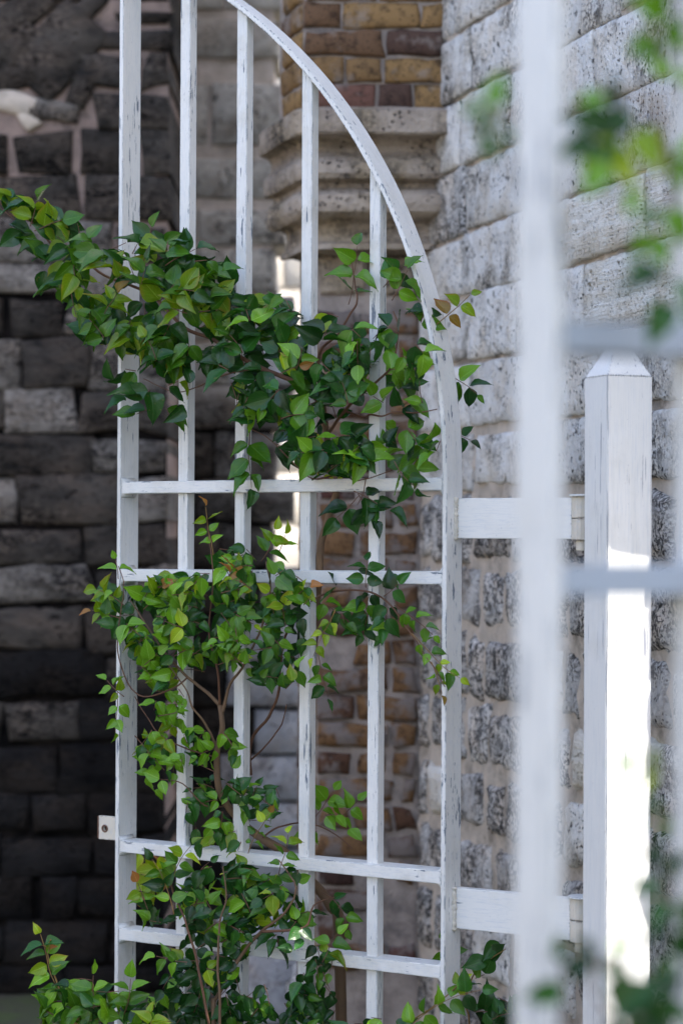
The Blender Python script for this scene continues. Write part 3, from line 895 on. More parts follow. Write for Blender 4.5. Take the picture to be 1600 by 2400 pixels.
# second leaf, close to the camera and out of focus
FG_A = R_(26.0)
FG0 = Vector((0.171, 1.95, 0))
fgate = thing('garden_gate', 'blurred pale steel gate leaf standing open in front of the white post', 'gate', FG0, FG_A)
build_gate(fgate, ((1.632, 0.0), (1.433, 0.0), (0.812, 0.0), (0.628, 0.0), (0.13, 0.0)), (0.139, 0.29, 0.45, 0.61), 'paint_grey')

# ------------------------------------------------------------------ plants
def leaf_geo(kind):
    """ovate leaf with a drawn-out tip, folded along the midrib; length 1 along +Y, normal +Z"""
    fold, curl, wid, twist, wave = [(0.34, 0.30, 0.31, 0.2, 0.02), (0.45, 0.65, 0.29, -0.3, 0.04), (0.20, -0.18, 0.33, 0.15, 0.03), (0.62, 0.40, 0.29, 0.3, 0.03), (0.40, 0.95, 0.31, -0.2, 0.05)][kind]
    ts = [0.0, 0.07, 0.2, 0.36, 0.53, 0.69, 0.83, 0.93, 1.0]
    ws = [0.06, 0.56, 0.93, 1.0, 0.86, 0.58, 0.27, 0.09, 0.0]
    us = [-1, -0.55, 0, 0.55, 1]
    verts, uvs, faces = [], [], []
    for t, w in zip(ts, ws):
        for u in us:
            x = u * w * wid
            z = abs(x) * fold * 1.4 - curl * t * t * 0.5 + wave * math.sin(t * 13 + u * 2) * abs(u)
            y = t * (1 - abs(curl) * 0.12 * t)
            a = twist * t
            verts.append((x * math.cos(a), y, z + x * math.sin(a)))
            uvs.append((0.5 + 0.5 * u, t))
    n = len(us)
    for i in range(len(ts) - 1):
        for k in range(n - 1):
            faces.append((i * n + k, i * n + k + 1, (i + 1) * n + k + 1, (i + 1) * n + k))
    return verts, uvs, faces
LEAF_GEO = [leaf_geo(k) for k in range(5)]
LEAF_ME = {}
for tone in range(4):
    for k in range(5):
        v, uvs, f = LEAF_GEO[k]
        me = bpy.data.meshes.new('leaf')
        me.from_pydata(v, [], f)
        uvl = me.uv_layers.new(name='UVMap')
        for lp in me.loops: uvl.data[lp.index].uv = uvs[lp.vertex_index]
        me.polygons.foreach_set('use_smooth', [True] * len(me.polygons))
        me.materials.append(LEAF_M[tone])
        LEAF_ME[(tone, k)] = me
K = 1600 / 1568.0                              # my tracings were made on a 1568 px wide copy
def inside(p, poly):
    x, y = p
    c = False
    j = len(poly) - 1
    for i in range(len(poly)):
        xi, yi = poly[i]; xj, yj = poly[j]
        if (yi > y) != (yj > y) and x < (xj - xi) * (y - yi) / (yj - yi) + xi: c = not c
        j = i
    return c
class Plant:
    def __init__(s, name, label, cat, base, plane=None, seed=1, group=None, lsz=1.0):
        s.root = thing(name, label, cat, base, group=group)
        s.base = Vector(base)
        s.plane = plane or gate_px
        s.leaves = []
        s.stems = []
        s.r = random.Random(seed)
        s.lsz = lsz
    def P(s, x, y, off):
        return s.plane(x * K, y * K, off)
    def stem(s, pts, r0, r1, off=0.0, name='stem', mat='bark', to_ground=None, trace=True):
        """pts: traced (x, y) or (x, y, off)"""
        w = [s.P(p[0], p[1], p[2] if len(p) > 2 else off) for p in pts]
        if trace: s.stems.append([(p[0], p[1], p[2] if len(p) > 2 else off) for p in pts])
        if to_ground: w = [Vector(to_ground)] + w
        w = smooth_path(w, 5)
        w = [p + Vector((noise.noise(p * 40), noise.noise(p * 40 + Vector((7, 7, 7))), 0)) * 0.002 for p in w]
        n = len(w)
        v, f = tube_geo([p - s.base for p in w], [r0 + (r1 - r0) * i / (n - 1) for i in range(n)], 7)
        return mesh_obj(name, v, f, M[mat], s.root, smooth=True)
    def leaf(s, pos, axis, nrm, size, tone):
        axis = axis.normalized()
        z = (nrm - axis * nrm.dot(axis))
        if z.length < 1e-4: z = axis.orthogonal()
        z.normalize()
        x = axis.cross(z)
        m = Matrix((x, axis, z)).transposed().to_4x4()
        s.leaves.append((pos, m, size, tone, s.r.randrange(5)))
    def sprig(s, x, y, off, ang, n, step, size, tones, poly=None, droop=0.25, tip=True, tdir=0.0, mat='twig', spread=58, r0=0.0013):
        """a leafy twig starting at traced (x, y): n pairs of opposite leaves, ang in degrees (0 right, 90 up)"""
        r = s.r
        pts = [s.P(x, y, off)]
        cx, cy, co = x, y, off
        a = R_(ang)
        toward = (CAM - pts[0]).normalized()
        last_leaf = 0
        for i in range(n + (1 if tip else 0)):
            a += R_(r.uniform(-12, 12)) - R_(droop * 22) * (math.cos(a) * 0.9)
            cx += math.cos(a) * step; cy -= math.sin(a) * step
            co += tdir * step * 0.0009 + r.uniform(-0.004, 0.004)
            p = s.P(cx, cy, co)
            pts.append(p)
            last = i == n
            ok_tone = tones(i / max(1, n)) if callable(tones) else r.choice(tones)
            side0 = r.random() < 0.5
            for sd in ((0,) if last else (1, -1)):
                la = a + sd * R_(spread + r.uniform(-18, 18))
                # test that the leaf's middle stays in the traced mass
                L = size * r.uniform(0.78, 1.18) * (0.8 if last else 1.0)
                px = cx + math.cos(la) * L * 0.55; py = cy - math.sin(la) * L * 0.55
                if poly is not None and not inside((px, py), poly): continue
                depth = r.uniform(-0.55, 0.75)
                gr = Vector((0, 0, -1)) * r.uniform(0.0, 0.55)
                ax = c_r * math.cos(la) + c_u * math.sin(la) + toward * depth * 0.8 + gr
                nr = toward * r.uniform(0.5, 1.2) + Vector((0, 0, 1)) * r.uniform(0.25, 1.1) + Vector((r.uniform(-.85, .85), r.uniform(-.5, .5), r.uniform(-.5, .5)))
                dist = (p - CAM).length
                last_leaf = i + 1
                s.leaf(p + ax.normalized() * 0.003, ax, nr, s.lsz * (1.2 if s.r.random() < 0.5 else 1.02) * L * K / F_PX * dist * (1.0 + 0.25 * abs(depth)), ok_tone)
        if not last_leaf: return
        if poly is not None and last_leaf == 1: return
        pts = smooth_path(pts[:last_leaf + 1] if poly is None else pts[1:last_leaf + 1], 2)
        nn = len(pts)
        v, f = tube_geo([p - s.base for p in pts], [r0 * (1 - 0.5 * i / nn) for i in range(nn)], 4)
        mesh_obj('twig', v, f, M[mat], s.root, smooth=True)
    def nearest(s, x, y):
        best = None
        for st in s.stems:
            for i in range(len(st) - 1):
                ax, ay, ao = st[i]; bx, by, bo = st[i + 1]
                dx, dy = bx - ax, by - ay
                L = dx * dx + dy * dy
                t = max(0, min(1, ((x - ax) * dx + (y - ay) * dy) / L)) if L else 0
                qx, qy = ax + dx * t, ay + dy * t
                d = (x - qx) ** 2 + (y - qy) ** 2
                if best is None or d < best[0]: best = (d, qx, qy, ao + (bo - ao) * t)
        return best
    def fill(s, poly, spacing, size, tones, off=(-0.05, 0.03), n=2, step=26, layers=1, droop=0.3):
        """cover a traced foliage mass with leafy twigs growing away from the nearest stem"""
        r = s.r
        xs = [p[0] for p in poly]; ys = [p[1] for p in poly]
        for lay in range(layers):
            pts = []
            tries = 0
            while tries < 2500:
                tries += 1
                p = (r.uniform(min(xs), max(xs)), r.uniform(min(ys), max(ys)))
                if not inside(p, poly): continue
                if all((p[0] - q[0]) ** 2 + (p[1] - q[1]) ** 2 > spacing ** 2 for q in pts): pts.append(p)
            for (x, y) in pts:
                b = s.nearest(x, y)
                if b and b[0] > 9: ang = math.degrees(math.atan2(-(y - b[2]), x - b[1]))
                else: ang = r.uniform(0, 360)
                ang += r.uniform(-55, 55)
                o = r.uniform(*off)
                s.sprig(x - math.cos(R_(ang)) * step * n * 0.5, y + math.sin(R_(ang)) * step * n * 0.5, o, ang, n, step, size, tones, poly, droop)
    def finish(s, cap=298):
        r = s.r
        lv = sorted(s.leaves, key=lambda l: (l[0] - CAM).length)
        def px_in(l):
            q = l[0] - CAM
            return -30 < CX + F_PX * q.dot(c_r) / q.dot(c_f) < 1630 and -30 < CY - F_PX * q.dot(c_u) / q.dot(c_f) < 2430
        ins = [l for l in lv if px_in(l)]
        rest = [l for l in lv if not px_in(l)] if len(lv) > cap else []
        if len(lv) <= cap: ins = lv
        for (pos, m, size, tone, k) in ins[:cap]:
            o = bpy.data.objects.new('leaf', LEAF_ME[(tone, k)])
            o.matrix_local = Matrix.Translation(pos - s.base) @ m @ Matrix.Scale(size, 4)
            link(o, s.root)
        rest = ins[cap:] + rest
        if rest:
            for tone in range(4):
                sub = [l for l in rest if l[3] == tone]
                if not sub: continue
                verts, faces, uvs = [], [], []
                for (pos, m, size, tn, k) in sub:
                    gv, gu, gf = LEAF_GEO[k]
                    b = len(verts)
                    mm = Matrix.Translation(pos - s.base) @ m @ Matrix.Scale(size, 4)
                    verts += [mm @ Vector(v) for v in gv]
                    uvs += gu
                    faces += [tuple(b + i for i in f) for f in gf]
                o = mesh_obj('inner_foliage', verts, faces, LEAF_M[tone], s.root, smooth=True)
                uvl = o.data.uv_layers.new(name='UVMap')
                for lp in o.data.loops: uvl.data[lp.index].uv = uvs[lp.vertex_index]
                o['kind'] = 'stuff'

def tip_young(t): return 2 if t > 0.55 else 1
def tip_bronze(t): return 3 if t > 0.8 else (2 if t > 0.35 else 1)
DARK = (0, 0, 0, 0, 0, 1, 1, 2)
MIX = (0, 0, 1, 1, 1)
LIGHT = (0, 1, 1, 1, 2)

# --- A: the upper vine, one woody stem, long arm to the left
def foot(px, off=0.03): q = gate_px(px * K, 2300, off); return Vector((q.x, q.y, 0))
A = Plant('climbing_vine', 'dark green vine arching across the top half of the gate', 'vine', foot(715, 0.07), seed=4, lsz=1.06)
A.stem([(712, 2300, .06), (705, 1900, .05), (712, 1600, .05), (722, 1450, .05), (733, 1310, .04), (738, 1247, .03), (757, 1180, .03), (770, 1134, .02), (770, 1090, .01), (752, 1008, 0.0), (742, 930, -.01), (730, 850, -.02)], 0.010, 0.0055, to_ground=foot(715, 0.07))
A.stem([(730, 850, -.02), (738, 802, -.02), (775, 768, -.02), (805, 720, -.02), (820, 693, -.02), (815, 652, -.02), (807, 603, -.02)], 0.0034, 0.0012, name='branch', mat='twig')
A.stem([(752, 1000, 0), (790, 944, -.01), (843, 895, -.02), (900, 839, -.03), (914, 753, -.03), (903, 715, -.03)], 0.0036, 0.0012, name='branch', mat='twig')
A.stem([(790, 944, 0), (835, 958, .02), (850, 952, -.01), (877, 956, -.02), (907, 946, -.02), (956, 948, -.01), (1004, 940, 0)], 0.0026, 0.001, name='branch', mat='twig')
A.stem([(742, 930, -.01), (680, 880, -.03), (600, 845, -.05), (525, 805, -.06), (487, 778, -.06), (423, 752, -.07), (353, 681, -.08), (300, 655, -.08), (240, 632, -.08), (176, 583, -.09), (127, 568, -.09), (75, 512, -.10), (26, 493, -.10), (0, 464, -.11)], 0.0052, 0.0013, name='branch', mat='twig')
A.stem([(600, 845, -.05), (520, 860, -.06), (450, 890, -.06), (400, 900, -.07), (330, 870, -.07)], 0.0016, 0.0008, name='branch', mat='twig')
A.stem([(770, 1090, .01), (720, 1100, -.01), (680, 1070, -.02), (620, 1010, -.03), (575, 985, -.03)], 0.0018, 0.0009, name='branch', mat='twig')
A.stem([(752, 1008, 0), (800, 1095, -.02), (840, 1100, -.03), (900, 1080, -.03)], 0.0016, 0.0009, name='branch', mat='twig')
A.stem([(840, 1100, -.03), (835, 1130, -.03), (820, 1160, -.02)], 0.0011, 0.0008, name='branch', mat='twig')
pA1 = [(0, 425), (40, 450), (95, 462), (140, 490), (180, 525), (215, 535), (215, 565), (270, 585), (280, 640), (230, 645), (200, 615), (150, 600), (95, 595), (40, 565), (0, 515)]
pA2 = [(105, 600), (210, 570), (285, 585), (318, 530), (410, 545), (440, 585), (535, 605), (538, 660), (520, 720), (480, 800), (470, 830), (400, 830), (330, 822), (250, 812), (185, 760), (165, 705), (148, 690), (92, 640)]
pA3 = [(240, 850), (290, 830), (400, 815), (450, 835), (452, 890), (430, 930), (408, 990), (388, 940), (340, 940), (262, 940), (246, 890)]
pA4 = [(480, 690), (540, 662), (600, 678), (690, 698), (668, 745), (665, 790), (690, 765), (740, 735), (800, 715), (842, 735), (845, 800), (850, 850), (830, 900), (850, 950), (842, 1000), (880, 1052), (842, 1080), (800, 1120), (745, 1085), (700, 1100), (650, 1050), (625, 1000), (610, 985), (540, 970), (530, 945), (560, 920), (540, 880), (480, 850), (470, 790)]
pA6 = [(845, 800), (870, 740), (900, 680), (930, 700), (985, 690), (1012, 740), (1000, 780), (985, 850), (960, 890), (1000, 935), (1012, 1010), (975, 1055), (945, 1110), (890, 1125), (875, 1060), (880, 960), (850, 930), (850, 860)]
A.fill(pA1, 36, 48, (0, 0, 1, 1, 2), off=(-.13, -.08), n=2, step=24)
A.fill(pA2, 40, 50, DARK, off=(-.13, -.02), n=2, step=26)
A.fill(pA2, 70, 48, (0, 1, 1, 1, 2), off=(-.15, -.09), n=2, step=26)
A.fill(pA3, 42, 50, DARK, off=(-.12, -.04), n=2, step=24)
A.fill(pA4, 40, 49, DARK, off=(-.10, 0.05), n=2, step=26)
A.fill(pA4, 50, 48, (0, 0, 0, 1), off=(-.12, -.05), n=2, step=26)
A.fill(pA6, 42, 46, MIX, off=(-.08, 0.05), n=2, step=26)
A.sprig(35, 505, -.11, 130, 2, 30, 48, (0, 1), tip=True)
A.sprig(70, 520, -.12, 80, 2, 20, 50, (1, 2, 2))
A.sprig(80, 530, -.12, 20, 2, 22, 46, (1, 2))
A.sprig(185, 590, -.1, 60, 1, 22, 48, (0, 1))
A.sprig(330, 600, -.1, 75, 2, 26, 46, (0, 1))
A.sprig(380, 610, -.1, 35, 2, 26, 48, (0, 0))
A.sprig(240, 720, -.13, 60, 2, 18, 44, (2, 2, 3), droop=0)
A.sprig(420, 720, -.13, 80, 2, 18, 50, (1, 2), droop=0)
A.sprig(430, 720, -.13, 150, 1, 18, 50, (2, 1), droop=0)
A.sprig(800, 700, -.02, 78, 3, 34, 46, (0, 1, 1), droop=0)
A.sprig(880, 660, -.01, 50, 2, 22, 40, (0, 1), droop=0)
A.sprig(1002, 745, .02, 42, 2, 34, 36, (2, 2, 3), droop=0, mat='twig_green')
A.sprig(1030, 860, .09, -30, 2, 26, 38, (0, 1))
A.sprig(1035, 990, .09, -20, 1, 24, 34, (0, 1))
A.sprig(640, 860, -.12, 25, 2, 16, 42, (1, 2, 3), droop=0)
A.sprig(575, 985, -.04, -95, 3, 34, 46, (0, 0, 1), droop=0)
A.sprig(900, 690, -.05, 70, 2, 26, 44, (1, 1), droop=0)
A.sprig(822, 1135, -.03, -60, 1, 34, 48, (0, 1), droop=0)
A.sprig(822, 1140, -.03, -120, 1, 34, 50, (0, 1), droop=0)
A.sprig(812, 1128, -.03, -20, 2, 30, 48, (0, 0), droop=0)
A.sprig(905, 1060, -.06, -70, 2, 26, 50, (0, 0, 1), droop=0)
A.finish()

# --- B: the middle shrub
B = Plant('twining_shrub', 'bushy light and dark green shrub woven through the gate rails', 'shrub', foot(770, 0.12), seed=9, lsz=0.84)
B.stem([(780, 2180, .13), (760, 2082, .12), (700, 2010, .10), (653, 1958, .08), (600, 1925, .05), (562, 1896, .04), (523, 1851, .02), (501, 1806, .0), (498, 1728, -.01), (511, 1666, -.02), (505, 1620, -.02)], 0.0125, 0.0050, to_ground=foot(790, 0.15))
B.stem([(505, 1620, -.02), (470, 1585, -.03), (432, 1556, -.04), (380, 1500, -.05), (340, 1440, -.05), (300, 1380, -.05)], 0.0040, 0.0013, name='branch')
B.stem([(511, 1640, -.02), (530, 1570, -.02), (556, 1534, -.02), (600, 1440, -.03), (620, 1350, -.04), (610, 1290, -.04)], 0.0036, 0.0013, name='branch')
B.stem([(500, 1720, -.01), (470, 1660, -.04), (440, 1620, -.06), (425, 1580, -.06), (360, 1490, -.07)], 0.0030, 0.0010, name='branch')
B.stem([(505, 1620, -.02), (500, 1540, -.05), (480, 1450, -.06), (490, 1330, -.06), (480, 1230, -.06)], 0.0026, 0.0010, name='branch', mat='twig')
B.stem([(575, 1780, .08), (576, 1700, .07), (617, 1647, .06), (640, 1585, .05), (650, 1480, .04), (690, 1400, .02), (760, 1360, .01), (850, 1360, -.02), (905, 1400, -.04), (945, 1460, -.05), (1000, 1540, -.06), (1022, 1578, -.06)], 0.0036, 0.0010, name='branch', mat='twig')
B.stem([(576, 1745, .08), (610, 1714, .07), (647, 1663, .06), (658, 1618, .05)], 0.0022, 0.0010, name='branch', mat='twig')
B.stem([(432, 1556, -.04), (400, 1580, -.06), (330, 1600, -.07), (290, 1560, -.08), (270, 1470, -.08), (285, 1350, -.08), (272, 1300, -.08)], 0.0020, 0.0009, name='branch', mat='twig')
B.stem([(498, 1740, -.01), (430, 1720, -.05), (370, 1690, -.07), (340, 1650, -.08), (310, 1600, -.08)], 0.0018, 0.0009, name='branch', mat='twig')
B.stem([(523, 1851, .02), (470, 1850, -.03), (420, 1800, -.06), (370, 1790, -.07)], 0.0018, 0.0009, name='branch', mat='twig')
B.stem([(600, 1925, .05), (640, 1900, .02), (700, 1890, .10), (760, 1910, .14), (810, 1950, .16)], 0.0022, 0.0009, name='branch', mat='twig')
pB1 = [(305, 1345), (360, 1318), (430, 1312), (470, 1300), (500, 1258), (550, 1255), (580, 1275), (640, 1285), (668, 1305), (680, 1340), (712, 1340), (705, 1400), (695, 1460), (705, 1520), (690, 1580), (630, 1590), (590, 1560), (530, 1520), (480, 1540), (430, 1550), (400, 1545), (385, 1590), (345, 1570), (330, 1540), (275, 1470), (235, 1420), (225, 1350), (270, 1330)]
B.fill(pB1, 36, 42, (0, 0, 0, 1, 1), off=(-.10, 0.03), n=2, step=24)
B.fill(pB1, 52, 45, (0, 1, 1, 1, 2), off=(-.13, -.06), n=2, step=22)
B.fill(pB1, 44, 46, (0, 0, 0), off=(-.02, 0.08), n=2, step=26)
B.fill([(735, 1330), (830, 1300), (925, 1325), (880, 1385), (930, 1420), (900, 1470), (860, 1500), (820, 1470), (780, 1450), (735, 1450), (720, 1390)], 44, 48, (0, 0, 0, 1), off=(-.06, .02), n=2, step=24)
B.fill([(330, 1590), (400, 1560), (430, 1600), (420, 1660), (430, 1760), (380, 1830), (340, 1810), (305, 1720), (350, 1660)], 31, 38, LIGHT, off=(-.10, -.03), n=2, step=22)
B.fill([(440, 1640), (540, 1660), (550, 1740), (520, 1790), (450, 1760), (420, 1720)], 34, 36, (0, 1, 1), off=(-.08, -.03), n=2, step=20)
B.fill([(420, 1790), (500, 1780), (580, 1790), (645, 1800), (640, 1870), (560, 1880), (560, 1950), (450, 1960), (430, 1880)], 31, 38, DARK, off=(-.06, .06), n=2, step=22)
B.fill([(650, 1870), (760, 1860), (800, 1890), (840, 1960), (800, 1985), (740, 1950), (660, 1920)], 46, 42, MIX, off=(.06, .16), n=2, step=22)
B.sprig(490, 1275, -.06, 100, 3, 28, 40, tip_bronze, droop=0, mat='twig_green')
B.sprig(600, 1290, -.06, 62, 2, 26, 48, (2, 1, 2), droop=0)
B.sprig(640, 1270, -.04, 70, 1, 22, 40, (1, 2), droop=0)
B.sprig(285, 1390, -.08, 130, 2, 24, 42, (1, 2, 2), droop=0)
B.sprig(275, 1420, -.08, 160, 2, 22, 38, tip_bronze, droop=0)
B.sprig(272, 1330, -.08, 95, 1, 22, 40, (0, 1), droop=0)
B.sprig(330, 1400, -.1, 40, 2, 22, 46, (2, 1, 2, 3), droop=0)
B.sprig(360, 1350, -.1, 15, 4, 24, 38, (1, 1, 0), droop=0)
B.sprig(520, 1330, -.12, 60, 2, 16, 40, (2, 3, 2), droop=0)
B.sprig(540, 1440, -.12, -80, 2, 26, 42, (1, 2, 3), droop=0)
B.sprig(660, 1380, -.1, 30, 2, 20, 42, tip_bronze, droop=0)
B.sprig(840, 1350, -.07, 100, 2, 20, 48, (0, 0), droop=0)
B.sprig(880, 1370, -.07, 25, 1, 22, 48, (0, 0), droop=0)
B.sprig(905, 1390, -.06, -40, 3, 28, 36, (1, 1, 2), droop=0)
B.sprig(945, 1455, -.06, -55, 4, 30, 36, (1, 1, 2), droop=0, mat='twig_green')
B.sprig(990, 1520, -.06, -60, 2, 26, 30, tip_bronze, droop=0, mat='twig_green')
B.sprig(770, 1400, -.09, -120, 3, 30, 36, (2, 2), droop=0, mat='twig_green')
B.sprig(730, 1500, -.05, -70, 3, 26, 40, (0, 1, 1), droop=0)
B.sprig(285, 1600, -.09, 150, 2, 18, 38, (1, 2), droop=0)
B.sprig(270, 1590, -.09, -80, 2, 30, 36, (0, 1), droop=0)
B.sprig(310, 1690, -.09, -60, 3, 26, 36, (0, 1), droop=0)
B.sprig(570, 1960, -.08, 75, 3, 26, 26, tip_bronze, droop=0, mat='twig_green')
B.sprig(720, 1880, .12, 60, 2, 26, 48, (1, 1), droop=0)
B.sprig(760, 1890, .13, 40, 2, 26, 48, (1, 1), droop=0)
B.finish()

# --- yellow-leaved shoot behind the lower rails
Y_ = Plant('yellow_shoot', 'yellow-leaved shoot hanging behind the left stile and lower rails', 'plant', foot(340, 0.3), seed=12)
Y_.stem([(430, 2250, .25), (410, 2100, .22), (390, 2020, .20), (360, 1960, .18), (330, 1930, .18)], 0.003, 0.001, to_ground=foot(440, 0.28), mat='twig')
Y_.fill([(305, 1955), (340, 1940), (400, 1960), (400, 2010), (365, 2050), (345, 2085), (310, 2060)], 34, 42, (2, 2, 3, 2), off=(.14, .22), n=2, step=22)
Y_.finish()

# --- C: the lower shrub in front of the bottom rails
C_ = Plant('leafy_shrub', 'dense dark green shrub covering the two lowest visible rails', 'shrub', foot(560, -0.1), seed=15, lsz=0.87)
C_.stem([(490, 2352, -.08), (500, 2290, -.07), (562, 2184, -.06), (600, 2140, -.07), (650, 2100, -.08), (680, 2040, -.08), (640, 1975, -.08)], 0.0055, 0.0012, to_ground=foot(480, -0.1))
C_.stem([(505, 2352, -.1), (500, 2230, -.1), (505, 2120, -.1), (520, 2060, -.09), (512, 1990, -.09)], 0.0035, 0.001, name='branch', to_ground=foot(490, -0.1))
C_.stem([(480, 2352, -.12), (450, 2200, -.12), (420, 2100, -.12), (400, 2060, -.12), (390, 2010, -.12)], 0.003, 0.001, name='branch', mat='twig')
C_.stem([(600, 2140, -.08), (700, 2130, -.09), (720, 2080, -.06), (770, 2060, .02)], 0.003, 0.001, name='branch', mat='twig')
C_.fill([(310, 2085), (345, 2060), (400, 2040), (450, 1990), (500, 1960), (600, 1985), (690, 1985), (705, 2020), (690, 2060), (700, 2110), (728, 2130), (700, 2190), (640, 2200), (600, 2160), (560, 2190), (520, 2240), (490, 2290), (440, 2230), (400, 2200), (420, 2130), (350, 2130)], 33, 42, DARK, off=(-.10, -.02), n=2, step=24)
C_.fill([(400, 2040), (500, 1970), (600, 1990), (690, 2000), (700, 2100), (640, 2190), (540, 2180), (440, 2200), (420, 2120)], 52, 44, (0, 0, 1), off=(-.08, .04), n=2, step=24)
C_.fill([(350, 2290), (400, 2210), (470, 2200), (540, 2230), (560, 2290), (600, 2250), (632, 2300), (640, 2352), (340, 2352)], 33, 40, (0, 0, 0, 0, 1), off=(-.10, -.02), n=2, step=24)
C_.fill([(350, 2290), (400, 2210), (470, 2200), (540, 2230), (560, 2290), (640, 2330), (640, 2420), (340, 2420)], 50, 44, (0, 0, 0), off=(-.10, -.02), n=2, step=24)
C_.fill([(640, 2300), (690, 2200), (740, 2160), (778, 2190), (745, 2230), (778, 2290), (765, 2352), (640, 2352)], 30, 40, (0, 0, 0, 1), off=(-.06, .01), n=2, step=22)
C_.sprig(390, 2040, -.13, 75, 3, 28, 44, tip_young, droop=0)
C_.sprig(340, 2090, -.13, 100, 2, 22, 40, tip_bronze, droop=0)
C_.sprig(400, 2100, -.14, 110, 3, 34, 44, (0, 1, 1), droop=0, mat='twig_green')
C_.sprig(740, 2210, -.06, 60, 2, 24, 44, (1, 1, 2), droop=0)
C_.sprig(640, 2010, -.07, 70, 3, 24, 38, (1, 2, 1), droop=0)
C_.sprig(640, 2120, -.02, 20, 2, 26, 48, (0, 1), droop=0)
C_.sprig(740, 2050, .03, 0, 3, 26, 44, (0, 1), droop=1.0)
C_.sprig(430, 2210, -.16, 170, 2, 24, 44, (1, 1), droop=0)
C_.finish()

# --- D: the sprig at the bottom left
D_ = Plant('young_shrub', 'young leafy shrub with reddish tip by the dark wall, bottom corner', 'shrub', foot(160, -0.25), seed=22)
D_.stem([(165, 2352, -.25), (150, 2300, -.25), (128, 2250, -.25), (112, 2200, -.25), (104, 2170, -.25)], 0.0028, 0.001, to_ground=foot(170, -0.25), mat='twig_green')
D_.stem([(165, 2352, -.25), (200, 2320, -.24), (215, 2260, -.24)], 0.002, 0.001, name='branch', mat='twig_green')
D_.stem([(165, 2352, -.25), (260, 2340, -.24), (290, 2280, -.24)], 0.002, 0.001, name='branch', mat='twig_green')
D_.sprig(128, 2260, -.25, 105, 4, 24, 40, (1, 0, 2, 1), droop=0, mat='twig_green')
D_.sprig(112, 2190, -.25, 90, 1, 10, 14, (3, 2), droop=0, mat='twig_green')
D_.fill([(90, 2260), (140, 2240), (180, 2260), (215, 2235), (262, 2290), (300, 2260), (330, 2300), (330, 2352), (85, 2352)], 28, 44, (0, 1, 1, 1), off=(-.30, -.22), n=2, step=24)
D_.fill([(90, 2300), (330, 2300), (360, 2440), (85, 2440)], 44, 48, (0, 1, 1), off=(-.30, -.2), n=2, step=24)
D_.sprig(215, 2330, -.28, 85, 2, 30, 42, (1, 1, 2), droop=0)
D_.sprig(285, 2330, -.28, 70, 2, 28, 44, (1, 1), droop=0)
D_.sprig(345, 2390, -.28, 95, 2, 20, 40, (2, 2, 2), droop=0, mat='twig_green')
D_.finish()

# --- E: the low spray at the foot of the hinge stile
E_ = Plant('leafy_spray', 'green spray on an orange twig crossing the foot of the hinge stile', 'plant', foot(930, -0.12), seed=31)
E_.stem([(850, 2420, -.06), (900, 2375, -.06), (960, 2335, -.05), (1010, 2300, -.045), (1048, 2265, -.045)], 0.0022, 0.001, to_ground=foot(840, -0.12), mat='twig_green')
E_.sprig(880, 2385, -.055, 35, 6, 36, 46, (1, 0, 1), droop=0, mat='twig_green')
E_.sprig(1040, 2275, -.045, 40, 1, 14, 34, (1, 2), droop=0)
E_.fill([(780, 2352), (850, 2330), (900, 2330), (960, 2352), (960, 2420), (780, 2420)], 40, 44, (0, 1), off=(-.08, -.04), n=2, step=24)
E_.finish()
# --- behind the hinge stile, against the wall
W_ = Plant('wall_creeper', 'dark creeper on a thin brown twig between hinge stile and wall', 'plant', foot(1120, 0.25), seed=37)
W_.stem([(1080, 2400, .25), (1070, 2300, .22), (1090, 2235, .2), (1130, 2200, .18), (1160, 2180, .16)], 0.0022, 0.001, to_ground=foot(1085, 0.27), mat='twig_green')
W_.fill([(1050, 2200), (1105, 2190), (1145, 2150), (1165, 2170), (1120, 2235), (1090, 2270), (1050, 2290)], 36, 46, DARK, off=(.15, .22), n=2, step=22)
W_.fill([(1065, 2352), (1110, 2290), (1180, 2280), (1200, 2352), (1200, 2400), (1065, 2400)], 36, 46, DARK, off=(.1, .22), n=2, step=22)
W_.sprig(1040, 2260, .12, 90, 2, 34, 34, (1, 1), droop=0)
W_.finish()

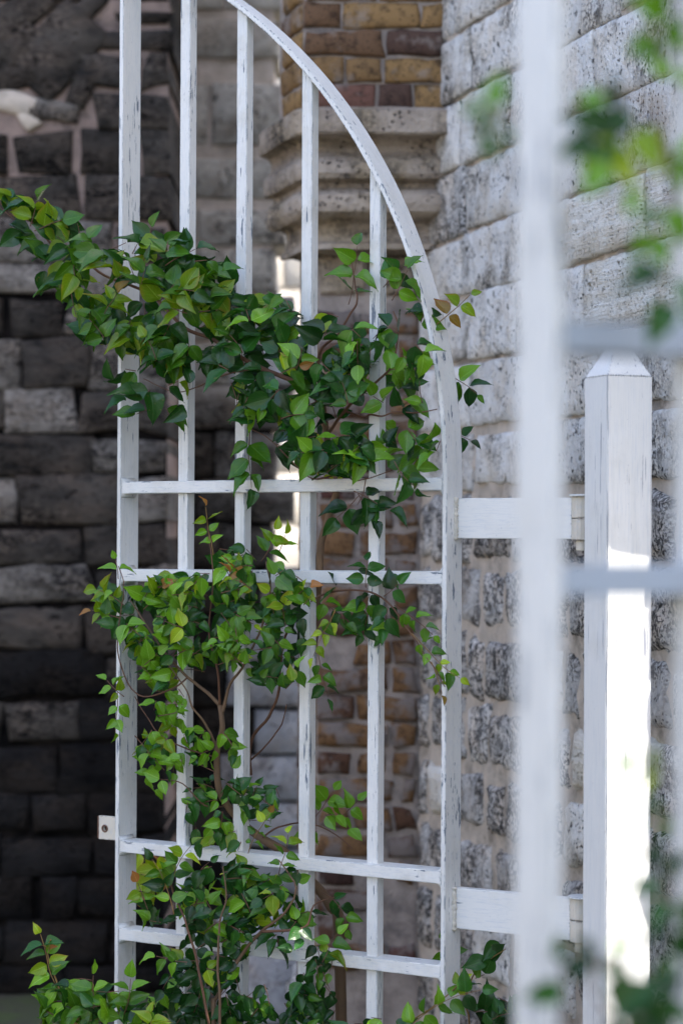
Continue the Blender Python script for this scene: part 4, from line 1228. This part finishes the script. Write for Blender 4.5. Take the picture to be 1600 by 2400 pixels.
# --- foreground vine on the near leaf, out of focus
f_e = Vector((math.cos(FG_A), math.sin(FG_A), 0)); f_n = Vector((-math.sin(FG_A), math.cos(FG_A), 0))
def fg_px(px, py, off=0.0):
    d = ray(px, py)
    t = ((FG0 - CAM).dot(f_n) + off) / d.dot(f_n)
    return CAM + d * t
fgb = fg_px(1530 * K, 1400, 0.03)
V_ = Plant('foreground_vine', 'blurred green vine climbing the near gate leaf by its bar', 'vine', (fgb.x, fgb.y, 0), plane=fg_px, seed=41)
V_.stem([(1560, 3000, .05), (1562, 2350, .05), (1555, 2000, .05), (1560, 1600, .05), (1558, 1200, .05), (1562, 800, .05), (1545, 500, .04), (1515, 250, .02), (1500, 0, .02), (1490, -120, .02)], 0.0034, 0.0015, to_ground=(fgb.x, fgb.y + 0.02, 0), mat='bark')
V_.stem([(1515, 250, .03), (1440, 210, .05), (1320, 240, .08), (1200, 262, .08), (1110, 270, .08)], 0.0016, 0.0009, name='branch', mat='twig_green', trace=False)
for (x, y, an, n, st, sz, tn) in ((1180, 262, 175, 1, 30, 74, (1, 1)), (1150, 262, -110, 1, 24, 70, (0, 1)), (1470, 250, 165, 1, 36, 90, (0, 1)), (1440, 300, -150, 1, 36, 90, (0,)), (1520, 150, 100, 2, 50, 74, (1, 1)),
                                 (1500, 330, -30, 2, 44, 88, (1, 0)), (1540, 420, -100, 2, 60, 80, (1, 0)), (1550, 600, -100, 1, 44, 100, (0,)), (1500, 260, -140, 2, 50, 90, (1, 2, 0)), (1540, 30, 95, 1, 40, 80, (1,)),
                                 (1550, 240, 100, 2, 60, 74, (1, 1)), (1500, 420, 200, 1, 40, 60, (1,)), (1560, 1800, 150, 1, 50, 70, (1, 2)), (1560, 1850, 200, 1, 40, 60, (2, 1)), (1562, 2010, -110, 2, 60, 90, (0,)),
                                 (1540, 2060, 120, 1, 34, 80, (0,))):
    V_.sprig(x, y, -.10, an, n, st, sz, tn, droop=0, r0=0.0012)
V_.stem([(1562, 2440, .05), (1480, 2420, .03), (1400, 2330, .02), (1350, 2260, .01), (1390, 2200, .0)], 0.002, 0.001, name='branch', mat='twig_green')
for (x, y, an, n, st, sz, tn) in ((1360, 2270, 60, 1, 44, 95, (0, 1)), (1350, 2330, 10, 2, 50, 95, (0, 0)), (1310, 2300, 100, 1, 44, 95, (0, 0)), (1400, 2390, 40, 2, 44, 80, (0,)), (1560, 2330, 150, 1, 30, 90, (0,))):
    V_.sprig(x, y, -.10, an, n, st, sz, tn, droop=0, r0=0.0012)
V_.finish()
